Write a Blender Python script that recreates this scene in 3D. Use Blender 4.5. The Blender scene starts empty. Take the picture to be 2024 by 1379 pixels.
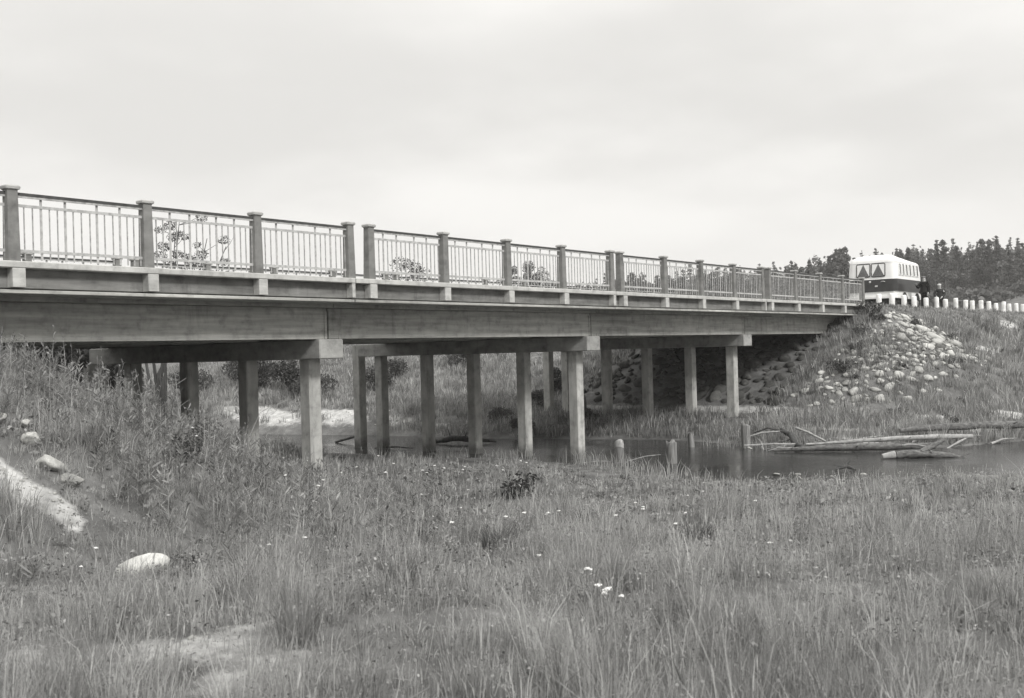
import bpy, bmesh, math, random
import numpy as np
from mathutils import Vector, Matrix

random.seed(7)
RNG = np.random.default_rng(7)
S = bpy.context.scene
COL = S.collection

# ------------------------------------------------------------------ camera
EYE = 3.35
cam_data = bpy.data.cameras.new('camera')
cam_data.sensor_width = 36.0
cam_data.lens = 36.0 * 2050.0 / 2024.0
cam_data.clip_start = 0.1
cam_data.clip_end = 4000.0
cam_data.dof.use_dof = True
cam_data.dof.focus_distance = 27.0
cam_data.dof.aperture_fstop = 4.5
cam = bpy.data.objects.new('camera', cam_data)
COL.objects.link(cam)
cam.matrix_world = (Matrix.Translation((0, 0, EYE)) @ Matrix.Rotation(math.radians(38.3 - 90), 4, 'Z')
                    @ Matrix.Rotation(math.radians(90.1), 4, 'X') @ Matrix.Rotation(math.radians(-1.6), 4, 'Z'))
S.camera = cam

# ------------------------------------------------------------------ sky, sun, exposure
SUN_EL = math.radians(38)
SUN_DIR = Vector((-0.30, -0.95, 0.0)).normalized()          # horizontal direction towards the sun
world = bpy.data.worlds.new('World')
S.world = world
world.use_nodes = True
wn, wl = world.node_tree.nodes, world.node_tree.links
bg = wn['Background']
sky = wn.new('ShaderNodeTexSky')
sky.sky_type = 'NISHITA'
sky.sun_disc = False
sky.sun_elevation = SUN_EL
sky.sun_rotation = math.atan2(SUN_DIR.x, SUN_DIR.y)
sky.air_density = 1.0
sky.dust_density = 3.0
bw = wn.new('ShaderNodeRGBToBW')
wl.new(sky.outputs[0], bw.inputs[0])
tc = wn.new('ShaderNodeTexCoord')
sep = wn.new('ShaderNodeSeparateXYZ')
wl.new(tc.outputs['Generated'], sep.inputs[0])
def wmath(op, a, b=None, c=None, clamp=False):
    n = wn.new('ShaderNodeMath'); n.operation = op; n.use_clamp = clamp
    for i, v in enumerate((a, b, c)):
        if v is None: continue
        if isinstance(v, (int, float)): n.inputs[i].default_value = v
        else: wl.new(v, n.inputs[i])
    return n.outputs[0]
# cloud layer seen in perspective: direction divided by its height
den = wmath('ADD', wmath('MAXIMUM', sep.outputs[2], 0.0), 0.16)
cmb = wn.new('ShaderNodeCombineXYZ')
wl.new(wmath('DIVIDE', sep.outputs[0], den), cmb.inputs[0])
wl.new(wmath('DIVIDE', sep.outputs[1], den), cmb.inputs[1])
nz = wn.new('ShaderNodeTexNoise'); nz.inputs['Scale'].default_value = 0.75
nz.inputs['Detail'].default_value = 5.0; nz.inputs['Roughness'].default_value = 0.5
wl.new(cmb.outputs[0], nz.inputs['Vector'])
rmp = wn.new('ShaderNodeMapRange'); rmp.interpolation_type = 'SMOOTHSTEP'
rmp.inputs[1].default_value = 0.36; rmp.inputs[2].default_value = 0.66
rmp.inputs[3].default_value = 0.86; rmp.inputs[4].default_value = 1.07
wl.new(nz.outputs[0], rmp.inputs[0])
hz = wn.new('ShaderNodeMapRange'); hz.interpolation_type = 'SMOOTHSTEP'
hz.inputs[1].default_value = 0.02; hz.inputs[2].default_value = 0.20
hz.inputs[3].default_value = 1.0; hz.inputs[4].default_value = 0.0
wl.new(sep.outputs[2], hz.inputs[0])
SKY_K = 6.7
cloud = wmath('MULTIPLY_ADD', hz.outputs[0], wmath('SUBTRACT', 1.06, rmp.outputs[0]), rmp.outputs[0])
# an overcast sky is brighter towards the zenith
zen = wn.new('ShaderNodeMapRange'); zen.interpolation_type = 'SMOOTHSTEP'
zen.inputs[1].default_value = 0.22; zen.inputs[2].default_value = 1.0; zen.inputs[3].default_value = 1.0; zen.inputs[4].default_value = 2.0
wl.new(sep.outputs[2], zen.inputs[0])
val = wmath('MULTIPLY_ADD', bw.outputs[0], 0.06, wmath('MULTIPLY', wmath('MULTIPLY', cloud, zen.outputs[0]), SKY_K))
tint = wn.new('ShaderNodeMix'); tint.data_type = 'RGBA'; tint.blend_type = 'MULTIPLY'
tint.inputs[0].default_value = 1.0
wl.new(val, tint.inputs[6]); tint.inputs[7].default_value = (1.0, 0.985, 0.955, 1)
wl.new(tint.outputs[2], bg.inputs[0])
bg.inputs[1].default_value = 0.1

sun_data = bpy.data.lights.new('sun', 'SUN')
sun_data.energy = 2.0
sun_data.angle = math.radians(10)
sun_data.color = (1.0, 0.985, 0.96)
sun = bpy.data.objects.new('sun', sun_data)
COL.objects.link(sun)
sv = Vector((SUN_DIR.x * math.cos(SUN_EL), SUN_DIR.y * math.cos(SUN_EL), math.sin(SUN_EL)))
sun.rotation_euler = sv.to_track_quat('Z', 'Y').to_euler()
sun.location = sv * 60

S.view_settings.view_transform = 'Standard'
S.view_settings.look = 'None'
S.view_settings.gamma = 1.0
S.view_settings.exposure = 0.42
S.view_settings.use_curve_mapping = False
S.render.engine = 'CYCLES'
S.cycles.max_bounces = 6
S.cycles.diffuse_bounces = 3
S.cycles.transparent_max_bounces = 8

# ------------------------------------------------------------------ helpers
def tag(o, label=None, cat=None, group=None, kind=None):
    if label: o['label'] = label
    if cat: o['category'] = cat
    if group: o['group'] = group
    if kind: o['kind'] = kind
    return o

def empty(name, loc=(0, 0, 0), rz=0.0):
    o = bpy.data.objects.new(name, None)
    o.empty_display_size = 0.2
    COL.objects.link(o); o.location = loc; o.rotation_euler = (0, 0, rz)
    return o

def link(name, me, parent=None, loc=None, rot=None, scale=None):
    o = bpy.data.objects.new(name, me); COL.objects.link(o)
    if parent is not None: o.parent = parent
    if loc is not None: o.location = loc
    if rot is not None: o.rotation_euler = rot
    if scale is not None: o.scale = scale if hasattr(scale, '__len__') else (scale,) * 3
    return o

class MB:
    """collects boxes, tubes, lofts into ONE mesh"""
    def __init__(self): self.v = []; self.f = []; self.mi = []; self.m = 0; self.sm = []
    def add(self, vs, fs, smooth=False):
        b = len(self.v); self.v += [tuple(p) for p in vs]
        for f in fs:
            self.f.append([i + b for i in f]); self.mi.append(self.m); self.sm.append(smooth)
        return self
    def box(self, x0, x1, y0, y1, z0, z1, c=0.0):
        if c <= 0:
            vs = [(x, y, z) for z in (z0, z1) for y in (y0, y1) for x in (x0, x1)]
            return self.add(vs, [(0, 2, 3, 1), (4, 5, 7, 6), (0, 1, 5, 4), (2, 6, 7, 3), (0, 4, 6, 2), (1, 3, 7, 5)])
        lo, hi = (x0, y0, z0), (x1, y1, z1); vs = []; idx = {}
        for sx in (0, 1):
            for sy in (0, 1):
                for sz in (0, 1):
                    s = (sx, sy, sz)
                    for ax in range(3):
                        p = [0, 0, 0]
                        for k in range(3):
                            e = hi[k] if s[k] else lo[k]
                            if k != ax: e += -c if s[k] else c
                            p[k] = e
                        idx[(s, ax)] = len(vs); vs.append(p)
        fs = []
        for ax in range(3):
            a, b = (ax + 1) % 3, (ax + 2) % 3
            for s in (0, 1):
                q = []
                for (i, j) in ((0, 0), (1, 0), (1, 1), (0, 1)):
                    k = [0, 0, 0]; k[ax] = s; k[a] = i; k[b] = j; q.append(idx[(tuple(k), ax)])
                fs.append(q if s else q[::-1])
        for ax in range(3):
            a, b = (ax + 1) % 3, (ax + 2) % 3
            for i in (0, 1):
                for j in (0, 1):
                    k0 = [0, 0, 0]; k0[a] = i; k0[b] = j; k1 = list(k0); k1[ax] = 1
                    k0, k1 = tuple(k0), tuple(k1)
                    q = [idx[(k0, a)], idx[(k0, b)], idx[(k1, b)], idx[(k1, a)]]
                    fs.append(q if i == j else q[::-1])
        for sx in (0, 1):
            for sy in (0, 1):
                for sz in (0, 1):
                    s = (sx, sy, sz); t = [idx[(s, 0)], idx[(s, 1)], idx[(s, 2)]]
                    fs.append(t if (sx + sy + sz) % 2 == 1 else t[::-1])
        return self.add(vs, fs)
    def loft(self, rings, cap=True, smooth=True, closed=True):
        n = len(rings[0]); vs = [p for r in rings for p in r]; fs = []
        for i in range(len(rings) - 1):
            for j in range(n if closed else n - 1):
                k = (j + 1) % n
                fs.append((i * n + j, i * n + k, (i + 1) * n + k, (i + 1) * n + j))
        self.add(vs, fs, smooth)
        if cap:
            self.add(rings[0], [tuple(range(n))[::-1]]); self.add(rings[-1], [tuple(range(n))])
        return self
    def tube(self, pts, rad, n=8, cap=True, jitter=0.0, smooth=True):
        pts = [Vector(p) for p in pts]
        if not hasattr(rad, '__len__'): rad = [rad] * len(pts)
        rings = []; ref = None
        for i, p in enumerate(pts):
            t = (pts[min(i + 1, len(pts) - 1)] - pts[max(i - 1, 0)]).normalized()
            if ref is None: ref = Vector((1, 0, 0)) if abs(t.x) < .8 else Vector((0, 1, 0))
            u = (ref - t * ref.dot(t)).normalized(); w = t.cross(u); ref = u
            rr = []
            for j in range(n):
                a = 2 * math.pi * j / n
                r = rad[i] * (1 + jitter * (random.random() - .5) * 2)
                rr.append(p + u * math.cos(a) * r + w * math.sin(a) * r)
            rings.append(rr)
        return self.loft(rings, cap, smooth)
    def mesh(self, name, *mats):
        me = bpy.data.meshes.new(name); me.from_pydata(self.v, [], self.f)
        for m in mats: me.materials.append(m)
        me.polygons.foreach_set('material_index', self.mi)
        me.polygons.foreach_set('use_smooth', self.sm)
        me.update(); return me
    def obj(self, name, mat, parent=None, **kw):
        mats = mat if isinstance(mat, (list, tuple)) else [mat]
        return link(name, self.mesh(name, *mats), parent, **kw)

def fast_mesh(name, co, faces_idx, sizes, mat, attrs=None):
    """numpy arrays -> mesh; faces_idx flat loop vertex ids, sizes per face"""
    me = bpy.data.meshes.new(name)
    me.vertices.add(len(co)); me.vertices.foreach_set('co', np.asarray(co, np.float32).ravel())
    me.loops.add(len(faces_idx)); me.loops.foreach_set('vertex_index', np.asarray(faces_idx, np.int32))
    me.polygons.add(len(sizes))
    st = np.concatenate(([0], np.cumsum(sizes)[:-1])).astype(np.int32)
    me.polygons.foreach_set('loop_start', st)
    me.update(calc_edges=True)
    if attrs:
        for k, v in attrs.items():
            a = me.attributes.new(k, 'FLOAT', 'POINT'); a.data.foreach_set('value', np.asarray(v, np.float32))
    if mat: me.materials.append(mat)
    return me

# ------------------------------------------------------------------ materials (a black-and-white print: neutral greys)
def newmat(name):
    m = bpy.data.materials.new(name); m.use_nodes = True
    return m, m.node_tree.nodes, m.node_tree.links, m.node_tree.nodes['Principled BSDF']
def g(v, a=1.0): return (v * 1.0, v * 1.0, v * 0.985, a)
def ramp(nodes, stops):
    r = nodes.new('ShaderNodeValToRGB'); e = r.color_ramp.elements
    e[0].position, e[0].color = stops[0][0], g(stops[0][1]); e[1].position, e[1].color = stops[-1][0], g(stops[-1][1])
    for p, v in stops[1:-1]:
        k = e.new(p); k.color = g(v)
    return r
def noise(nodes, links, vec, scale, detail=4, rough=.55):
    n = nodes.new('ShaderNodeTexNoise'); n.inputs['Scale'].default_value = scale
    n.inputs['Detail'].default_value = detail; n.inputs['Roughness'].default_value = rough
    links.new(vec, n.inputs['Vector']); return n.outputs[0]
def mapping(nodes, links, vec, scale, rnd=False):
    m = nodes.new('ShaderNodeMapping'); m.inputs['Scale'].default_value = scale
    links.new(vec, m.inputs['Vector'])
    if rnd:
        oi = nodes.new('ShaderNodeObjectInfo'); ml = nodes.new('ShaderNodeMath'); ml.operation = 'MULTIPLY'
        ml.inputs[1].default_value = 37.0; links.new(oi.outputs['Random'], ml.inputs[0])
        cx = nodes.new('ShaderNodeCombineXYZ')
        for i in range(3): links.new(ml.outputs[0], cx.inputs[i])
        links.new(cx.outputs[0], m.inputs['Location'])
    return m.outputs[0]
def mixv(nodes, links, a, b, fac, mode='MIX'):
    m = nodes.new('ShaderNodeMix'); m.data_type = 'RGBA'; m.blend_type = mode
    for k, v in ((0, fac), (6, a), (7, b)):
        if isinstance(v, (int, float)) and k == 0: m.inputs[0].default_value = v
        elif isinstance(v, tuple): m.inputs[k].default_value = v
        else: links.new(v, m.inputs[k])
    return m.outputs[2]
def bump(nodes, links, h, bsdf, strength, dist=.02):
    b = nodes.new('ShaderNodeBump'); b.inputs['Strength'].default_value = strength; b.inputs['Distance'].default_value = dist
    links.new(h, b.inputs['Height']); links.new(b.outputs[0], bsdf.inputs['Normal'])

def concrete(name, lo, hi, streak=(1, 1, 9), pour=0.0, drip=0.0, rough=.9, bs=.35):
    m, n, l, b = newmat(name)
    tcn = n.new('ShaderNodeTexCoord'); v = tcn.outputs['Object']
    a = noise(n, l, mapping(n, l, v, streak, True), 1.6, 6, .6)
    r = ramp(n, [(.3, lo), (.52, (lo + hi) / 2), (.72, hi)]); l.new(a, r.inputs[0])
    c = r.outputs[0]
    st = noise(n, l, mapping(n, l, v, (1, 1, 1), True), 3.5, 5, .65)
    r2 = ramp(n, [(.28, .55), (.5, 1.0), (.75, 1.12)]); l.new(st, r2.inputs[0])
    c = mixv(n, l, c, r2.outputs[0], .8, 'MULTIPLY')
    if drip:
        d = noise(n, l, mapping(n, l, v, (2.6, 2.6, .3), True), 1.6, 6, .7)
        r3 = ramp(n, [(.30, .5), (.42, .95), (.6, 1.0), (.74, 1.3)]); l.new(d, r3.inputs[0])
        c = mixv(n, l, c, r3.outputs[0], drip, 'MULTIPLY')
    if pour:                                                   # each length of formwork struck a slightly different tone
        sx = n.new('ShaderNodeSeparateXYZ'); l.new(v, sx.inputs[0])
        vo = n.new('ShaderNodeTexVoronoi'); vo.voronoi_dimensions = '1D'; vo.inputs['Scale'].default_value = .42
        l.new(sx.outputs[0], vo.inputs['W'])
        r4 = ramp(n, [(0, .72), (1, 1.25)]); bwn = n.new('ShaderNodeRGBToBW'); l.new(vo.outputs['Color'], bwn.inputs[0])
        l.new(bwn.outputs[0], r4.inputs[0]); c = mixv(n, l, c, r4.outputs[0], pour, 'MULTIPLY')
    l.new(c, b.inputs['Base Color']); b.inputs['Roughness'].default_value = rough
    b.inputs['Specular IOR Level'].default_value = .2
    bump(n, l, noise(n, l, mapping(n, l, v, (1, 1, 4), True), 14, 5, .7), b, bs, .01)
    return m

def damp_foot(m, z0, z1):
    n, l = m.node_tree.nodes, m.node_tree.links; b = n['Principled BSDF']; src = b.inputs['Base Color'].links[0].from_socket
    geo = n.new('ShaderNodeNewGeometry'); sx = n.new('ShaderNodeSeparateXYZ'); l.new(geo.outputs['Position'], sx.inputs[0])
    nn = noise(n, l, geo.outputs['Position'], 4.0, 5, .65)
    a = n.new('ShaderNodeMath'); a.operation = 'MULTIPLY_ADD'; a.inputs[1].default_value = -.5; l.new(nn, a.inputs[0]); l.new(sx.outputs[2], a.inputs[2])
    mr = n.new('ShaderNodeMapRange'); mr.inputs[1].default_value = z0 - .25; mr.inputs[2].default_value = z1 - .25; mr.inputs[3].default_value = .42; mr.inputs[4].default_value = 1.0
    l.new(a.outputs[0], mr.inputs[0]); l.new(mixv(n, l, src, mr.outputs[0], 1.0, 'MULTIPLY'), b.inputs['Base Color'])

def plain(name, v, rough=.6, var=.25, scale=6, spec=.3, metal=0.0):
    m, n, l, b = newmat(name)
    tcn = n.new('ShaderNodeTexCoord')
    a = noise(n, l, mapping(n, l, tcn.outputs['Object'], (1, 1, 1), True), scale, 5, .6)
    r = ramp(n, [(.3, v * (1 - var)), (.7, min(1, v * (1 + var)))]); l.new(a, r.inputs[0])
    l.new(r.outputs[0], b.inputs['Base Color']); b.inputs['Roughness'].default_value = rough
    b.inputs['Specular IOR Level'].default_value = spec; b.inputs['Metallic'].default_value = metal
    bump(n, l, a, b, .15, .01)
    return m

def foliage(name, stops, trans=.35):
    m = bpy.data.materials.new(name); m.use_nodes = True
    n, l = m.node_tree.nodes, m.node_tree.links
    n.remove(n['Principled BSDF'])
    at = n.new('ShaderNodeAttribute'); at.attribute_name = 'tint'
    oi = n.new('ShaderNodeObjectInfo')
    md = n.new('ShaderNodeMath'); md.operation = 'MULTIPLY_ADD'; md.inputs[1].default_value = .16; md.inputs[2].default_value = -.08
    l.new(oi.outputs['Random'], md.inputs[0])
    ad = n.new('ShaderNodeMath'); ad.operation = 'ADD'; l.new(at.outputs['Fac'], ad.inputs[0]); l.new(md.outputs[0], ad.inputs[1])
    r = ramp(n, stops); l.new(ad.outputs[0], r.inputs[0])
    d = n.new('ShaderNodeBsdfDiffuse'); t = n.new('ShaderNodeBsdfTranslucent')
    l.new(r.outputs[0], d.inputs[0]); l.new(r.outputs[0], t.inputs[0])
    mx = n.new('ShaderNodeMixShader'); mx.inputs[0].default_value = trans
    l.new(d.outputs[0], mx.inputs[1]); l.new(t.outputs[0], mx.inputs[2])
    gl = n.new('ShaderNodeBsdfGlossy'); gl.inputs['Roughness'].default_value = .5; gl.inputs[0].default_value = g(.6)
    m2 = n.new('ShaderNodeMixShader'); m2.inputs[0].default_value = .05
    l.new(mx.outputs[0], m2.inputs[1]); l.new(gl.outputs[0], m2.inputs[2])
    l.new(m2.outputs[0], n['Material Output'].inputs[0])
    return m

def stone_mat(name, lo, hi):
    m, n, l, b = newmat(name)
    tcn = n.new('ShaderNodeTexCoord'); v = mapping(n, l, tcn.outputs['Object'], (1, 1, 1), True)
    a = noise(n, l, v, 2.2, 6, .65)
    r = ramp(n, [(.3, lo), (.55, (lo + hi) / 2), (.72, hi)]); l.new(a, r.inputs[0])
    oi = n.new('ShaderNodeObjectInfo'); r2 = ramp(n, [(0, .62), (1, 1.2)]); l.new(oi.outputs['Random'], r2.inputs[0])
    c = mixv(n, l, r.outputs[0], r2.outputs[0], 1.0, 'MULTIPLY')
    sp = noise(n, l, v, 22, 3, .7); r3 = ramp(n, [(.34, .5), (.46, 1)]); l.new(sp, r3.inputs[0])
    c = mixv(n, l, c, r3.outputs[0], .6, 'MULTIPLY')
    l.new(c, b.inputs['Base Color']); b.inputs['Roughness'].default_value = .92; b.inputs['Specular IOR Level'].default_value = .15
    bump(n, l, noise(n, l, v, 7, 6, .7), b, .5, .03)
    return m

def wood_mat(name, lo, hi, axis=(1, 1, 12)):
    m, n, l, b = newmat(name)
    tcn = n.new('ShaderNodeTexCoord'); v = mapping(n, l, tcn.outputs['Object'], axis, True)
    a = noise(n, l, v, 1.8, 6, .65)
    r = ramp(n, [(.32, lo), (.5, (lo + hi) / 2), (.68, hi)]); l.new(a, r.inputs[0])
    l.new(r.outputs[0], b.inputs['Base Color']); b.inputs['Roughness'].default_value = .85; b.inputs['Specular IOR Level'].default_value = .2
    bump(n, l, a, b, .6, .02)
    return m

M = {}
M['girder'] = concrete('girder_concrete', .27, .50, (.35, 1, 6), pour=1.0, drip=.55)
M['fascia'] = concrete('fascia_concrete', .12, .27, (.5, 1, 4), drip=.6)  # recess shade below the kerb beam is put into this darker tone
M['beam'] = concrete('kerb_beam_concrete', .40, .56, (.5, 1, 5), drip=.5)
M['post'] = concrete('railing_post_concrete', .16, .25, (1, 1, 2), drip=.4)
M['cap'] = concrete('post_cap_concrete', .32, .46, (1, 1, 1))
M['pier'] = concrete('pier_concrete', .26, .44, (1, 1, 2.5), drip=.5)
M['pile'] = concrete('pile_concrete', .33, .56, (2, 2, .8), drip=.8)
damp_foot(M['pile'], .12, .42)
M['handrail'] = plain('dark_iron', .055, .55, .4, 9)
M['rail'] = plain('pale_rail_paint', .40, .6, .3, 12)
M['picket'] = plain('picket_iron', .34, .6, .4, 12)
M['asphalt'] = plain('asphalt', .07, .95, .25, 20)
M['white_paint'] = plain('bus_white_paint', .78, .38, .05, 3, .4)
M['dark_paint'] = plain('bus_dark_paint', .035, .32, .25, 3, .4)
M['chrome'] = plain('dull_chrome', .6, .3, .1, 8, .5, .6)
M['rubber'] = plain('rubber', .025, .85, .2, 8)
M['interior'] = plain('bus_interior', .09, .9, .4, 3)
M['curtain'] = plain('curtain_cloth', .8, .9, .1, 30)
M['lamp'] = plain('lamp_glass', .6, .2, .05, 5, .5)
M['bollard'] = plain('bollard_whitewash', .76, .8, .2, 5)
M['bollard_foot'] = plain('bollard_band', .12, .8, .3, 7)
M['stone'] = stone_mat('field_stone', .32, .60)
M['stone_shaded'] = stone_mat('pitching_stone_shaded', .05, .15)  # darkened: the shade under the deck is put into the stone colour
M['rubble'] = stone_mat('rubble', .12, .26)
M['boulder'] = stone_mat('pale_boulder', .55, .78)
M['wood'] = wood_mat('weathered_wood', .09, .30, (9, 9, .9))
M['wood_pale'] = wood_mat('barkless_wood', .2, .42, (5, 5, 5))
M['wood_top'] = wood_mat('sun_bleached_wood', .22, .44, (6, 6, 3))
M['log'] = wood_mat('grey_log', .05, .2, (5, 5, 9))
M['bark'] = wood_mat('bark', .035, .10, (6, 6, 1))
M['grass'] = foliage('grass', [(0, .06), (.3, .20), (.6, .37), (.85, .54), (1, .66)], .42)
M['weed'] = foliage('weed_leaves', [(0, .06), (.4, .20), (.75, .36), (1, .54)], .38)
M['leaf'] = foliage('leaves', [(0, .03), (.5, .075), (1, .16)], .3)
M['needle'] = foliage('needles', [(0, .09), (.5, .145), (1, .21)], .3)  # paled: some of the distance haze is put into the needle colour
M['scrub'] = foliage('scrub_leaves', [(0, .05), (.5, .095), (1, .17)], .3)
M['petal'] = plain('petals', .82, .8, .05, 20)
M['skin'] = plain('skin', .42, .6, .1, 10)
M['coat'] = plain('dark_wool', .02, .95, .3, 25)
M['jacket'] = plain('dark_jacket', .035, .95, .3, 25)
M['trouser'] = plain('trouser_cloth', .03, .95, .3, 25)
M['cap_dark'] = plain('cap_tweed', .16, .95, .3, 40)
M['cap_pale'] = plain('cap_linen', .6, .95, .1, 40)
M['shoe'] = plain('shoe_leather', .02, .5, .2, 12)

m, n, l, b = newmat('window_glass')
n.remove(b)
tr = n.new('ShaderNodeBsdfTransparent'); gl = n.new('ShaderNodeBsdfGlossy'); gl.inputs['Roughness'].default_value = .03
mx = n.new('ShaderNodeMixShader'); mx.inputs[0].default_value = .08; l.new(tr.outputs[0], mx.inputs[1]); l.new(gl.outputs[0], mx.inputs[2])
l.new(mx.outputs[0], n['Material Output'].inputs[0]); M['glass'] = m

# river: silty water, smooth reflections broken by current ripples
m, n, l, b = newmat('river_water')
tcn = n.new('ShaderNodeTexCoord')
v = tcn.outputs['Object']
b.inputs['Base Color'].default_value = g(.042); b.inputs['Roughness'].default_value = .12; b.inputs['IOR'].default_value = 1.33
w1 = noise(n, l, mapping(n, l, v, (2.6, .8, 1)), 1.7, 4, .55)
w2 = noise(n, l, mapping(n, l, v, (1, 1, 1)), .35, 2, .5)
r = ramp(n, [(.35, .15), (.65, 1.0)]); l.new(w2, r.inputs[0])
hh = mixv(n, l, g(.5), w1, r.outputs[0])
bump(n, l, hh, b, .6, .07)
M['water'] = m

# ground: turf with bare sandy patches (where the 'bare' attribute says so)
m, n, l, b = newmat('ground_soil')
tcn = n.new('ShaderNodeTexCoord'); v = tcn.outputs['Object']
at = n.new('ShaderNodeAttribute'); at.attribute_name = 'bare'
t1 = noise(n, l, v, 1.3, 6, .65); r1 = ramp(n, [(.3, .08), (.5, .14), (.7, .22)]); l.new(t1, r1.inputs[0])
t2 = noise(n, l, v, 2.6, 7, .7); r2 = ramp(n, [(.3, .22), (.5, .42), (.75, .66)]); l.new(t2, r2.inputs[0])
t3 = noise(n, l, v, 3.3, 6, .75)
ad = n.new('ShaderNodeMath'); ad.operation = 'MULTIPLY_ADD'; ad.inputs[1].default_value = .9; ad.inputs[2].default_value = -.45; l.new(t3, ad.inputs[0])
ad2 = n.new('ShaderNodeMath'); ad2.operation = 'ADD'; l.new(at.outputs['Fac'], ad2.inputs[0]); l.new(ad.outputs[0], ad2.inputs[1])
rr = n.new('ShaderNodeMapRange'); rr.inputs[1].default_value = .35; rr.inputs[2].default_value = .6; l.new(ad2.outputs[0], rr.inputs[0])
l.new(mixv(n, l, r1.outputs[0], r2.outputs[0], rr.outputs[0]), b.inputs['Base Color'])
b.inputs['Roughness'].default_value = .97; b.inputs['Specular IOR Level'].default_value = .1
bump(n, l, noise(n, l, v, 9, 6, .75), b, .7, .06)
M['ground'] = m

# ------------------------------------------------------------------ terrain height (world metres, water level = 0)
def sstep(a,b,x):
    t=np.clip((x-a)/(b-a),0,1);return t*t*(3-2*t)
NB=np.array([(-60,62),(-30,45),(-12,36),(-5,32.5),(0,32.6),(5.7,28.0),(8.5,25.2),(10.8,23.5),(13.5,23.2),(16,24.8),(20,25),(27,24.2),(40,22),(80,15),(200,-20),(400,-60)],float)
FB=np.array([(-60,80),(-30,60),(-12,50),(-5,46.5),(0,43),(5,39),(7.7,36.3),(9.3,33.3),(12.9,31.3),(16,32),(19,32.6),(26,30.5),(32,30.2),(38,28.7),(60,23),(120,8),(200,-10),(400,-50)],float)
def wob(X,Y,f,s):
    return (np.sin(X*f+s)*np.cos(Y*f*1.17+1.3*s)+.6*np.sin((X*.7+Y)*f*1.9+2.1*s)+.4*np.sin((X-Y*.8)*f*3.1+.7*s))/2
def smax(a,b,k):
    h=np.clip(.5+.5*(a-b)/k,0,1);return b*(1-h)+a*h+k*h*(1-h)
def smin_(a,b):
    return -smax(-a,-np.full_like(a,b),.25)
def height(X,Y):
    X=np.asarray(X,float);Y=np.asarray(Y,float)
    xb=np.interp(Y,NB[:,0],NB[:,1]);xf=np.interp(Y,FB[:,0],FB[:,1])
    s1=xb-X; s2=X-xf
    near=np.where(s1<0,s1*.45,np.minimum(np.interp(Y,[12.5,16],[.055,.085])*s1,np.interp(Y,[12.5,16],[.66,.95]))+np.clip(s1-12,0,40)*.085)
    near=smin_(near,1.75)
    st=np.interp(Y,[0,9,14,27,31,40],[.05,.09,.2,.2,.5,.6])
    top=np.interp(Y,[0,9,16,27,31,60],[.95,.85,.8,.85,1.2,1.3])
    far=np.where(s2<0,s2*.45,top*(1-np.exp(-s2*st/top))+np.clip(s2-8,0,60)*.012)
    mid=(xb+xf)/2
    z=np.where(X<mid,near,far)
    z=np.maximum(z,-.9)
    # embankment on far side
    dx=np.maximum(0,47.0-X);dy=np.maximum(np.maximum(0,15.9-Y),Y-28.2)
    d=np.sqrt((dx/2.1)**2+(dy/1.7)**2)
    e2=4.9-d
    dx=np.maximum(0,X-np.interp(Y,[16.5,18.5,28],[4.4,5.4,6.2]))/2.0;dy=np.maximum(np.maximum(0,16.5-Y),Y-28.2)/2.0
    e1=4.85-np.sqrt(dx*dx+dy*dy)
    z=smax(z,e2,.35);z=smax(z,e1,.4)
    # valley-side hill upstream
    z=z+6*np.exp(-((X-56)**2+(Y-50)**2)/(2*10.5**2))*sstep(28,36,Y)
    # distant rise
    r=np.hypot(X,Y);a=np.degrees(np.arctan2(Y,X))
    k=np.interp(a,[-60,17,25,35,45,60],[1,1,.5,.3,.12,.1])
    z=z+k*8.3*sstep(85,200,r)
    land=(s1>1.0)|(s2>.6)
    flat=((Y>15.5)&(Y<28.6)&((X<5.5)|(X>46.5)))
    n=.09*wob(X,Y,.55,.3)+.05*wob(X,Y,1.5,2.)+.02*wob(X,Y,4.1,1.1)
    z=z+np.where(land&~flat,n,n*.25)
    return z
def H(x, y): return float(height(x, y))

PATH = np.array([(5.1, 13.3), (5.3, 12.3), (5.39, 11.41), (5.42, 10.81), (5.55, 10.35)])
SPOTS = [  # x, y, rx, ry, strength: bare sand or gravel
    (38.1, 18.5, .55, 3.6, .75), (38.2, 24.5, .5, 3.0, .6), (38.6, 14.4, 1.0, 1.3, .45),
    (30.1, 38.5, .9, 3.0, .95), (31.0, 34.6, .85, 2.2, .95), (31.6, 31.4, .7, 1.2, .6), (31.9, 28.4, .7, 1.5, .45),
    (38.4, 11.2, .7, 1.0, .8), (41.2, 8.6, 1.0, 1.5, 1.0), (40.2, 6.2, 1.4, 2.2, .9), (36.6, 9.4, .9, 1.2, .55), (38.0, 7.2, 1.0, 1.4, .6),
    (64.0, 14.4, 2.6, .6, .6), (50.0, 12.3, 1.3, .4, .8), (33.0, 11.5, .7, 1.8, .55), (34.2, 13.3, .7, 1.2, .5),
    (3.87, 5.34, .5, .3, .6), (3.5, 5.2, .45, .5, .65), (3.5, 4.5, .6, .4, .6), (4.95, 4.14, .3, .25, .5), (13.5, 6.4, .5, .35, .45),
    (2.8, 5.6, .5, .5, .45), (3.2, 5.2, .4, .4, .5), (24.6, 10.2, .5, 1.0, .6), (26.6, 7.6, .5, 1.6, .6), (3.7, 4.0, .35, .25, .5), (3.0, 6.0, .35, .4, .5), (6.6, 5.4, .3, .25, .45), (7.8, 9.6, .35, .3, .45), (7.4, 6.9, .4, .3, .4), (9.5, 10.2, .5, .3, .35), (11, 4.6, .5, .4, .4)]
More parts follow.
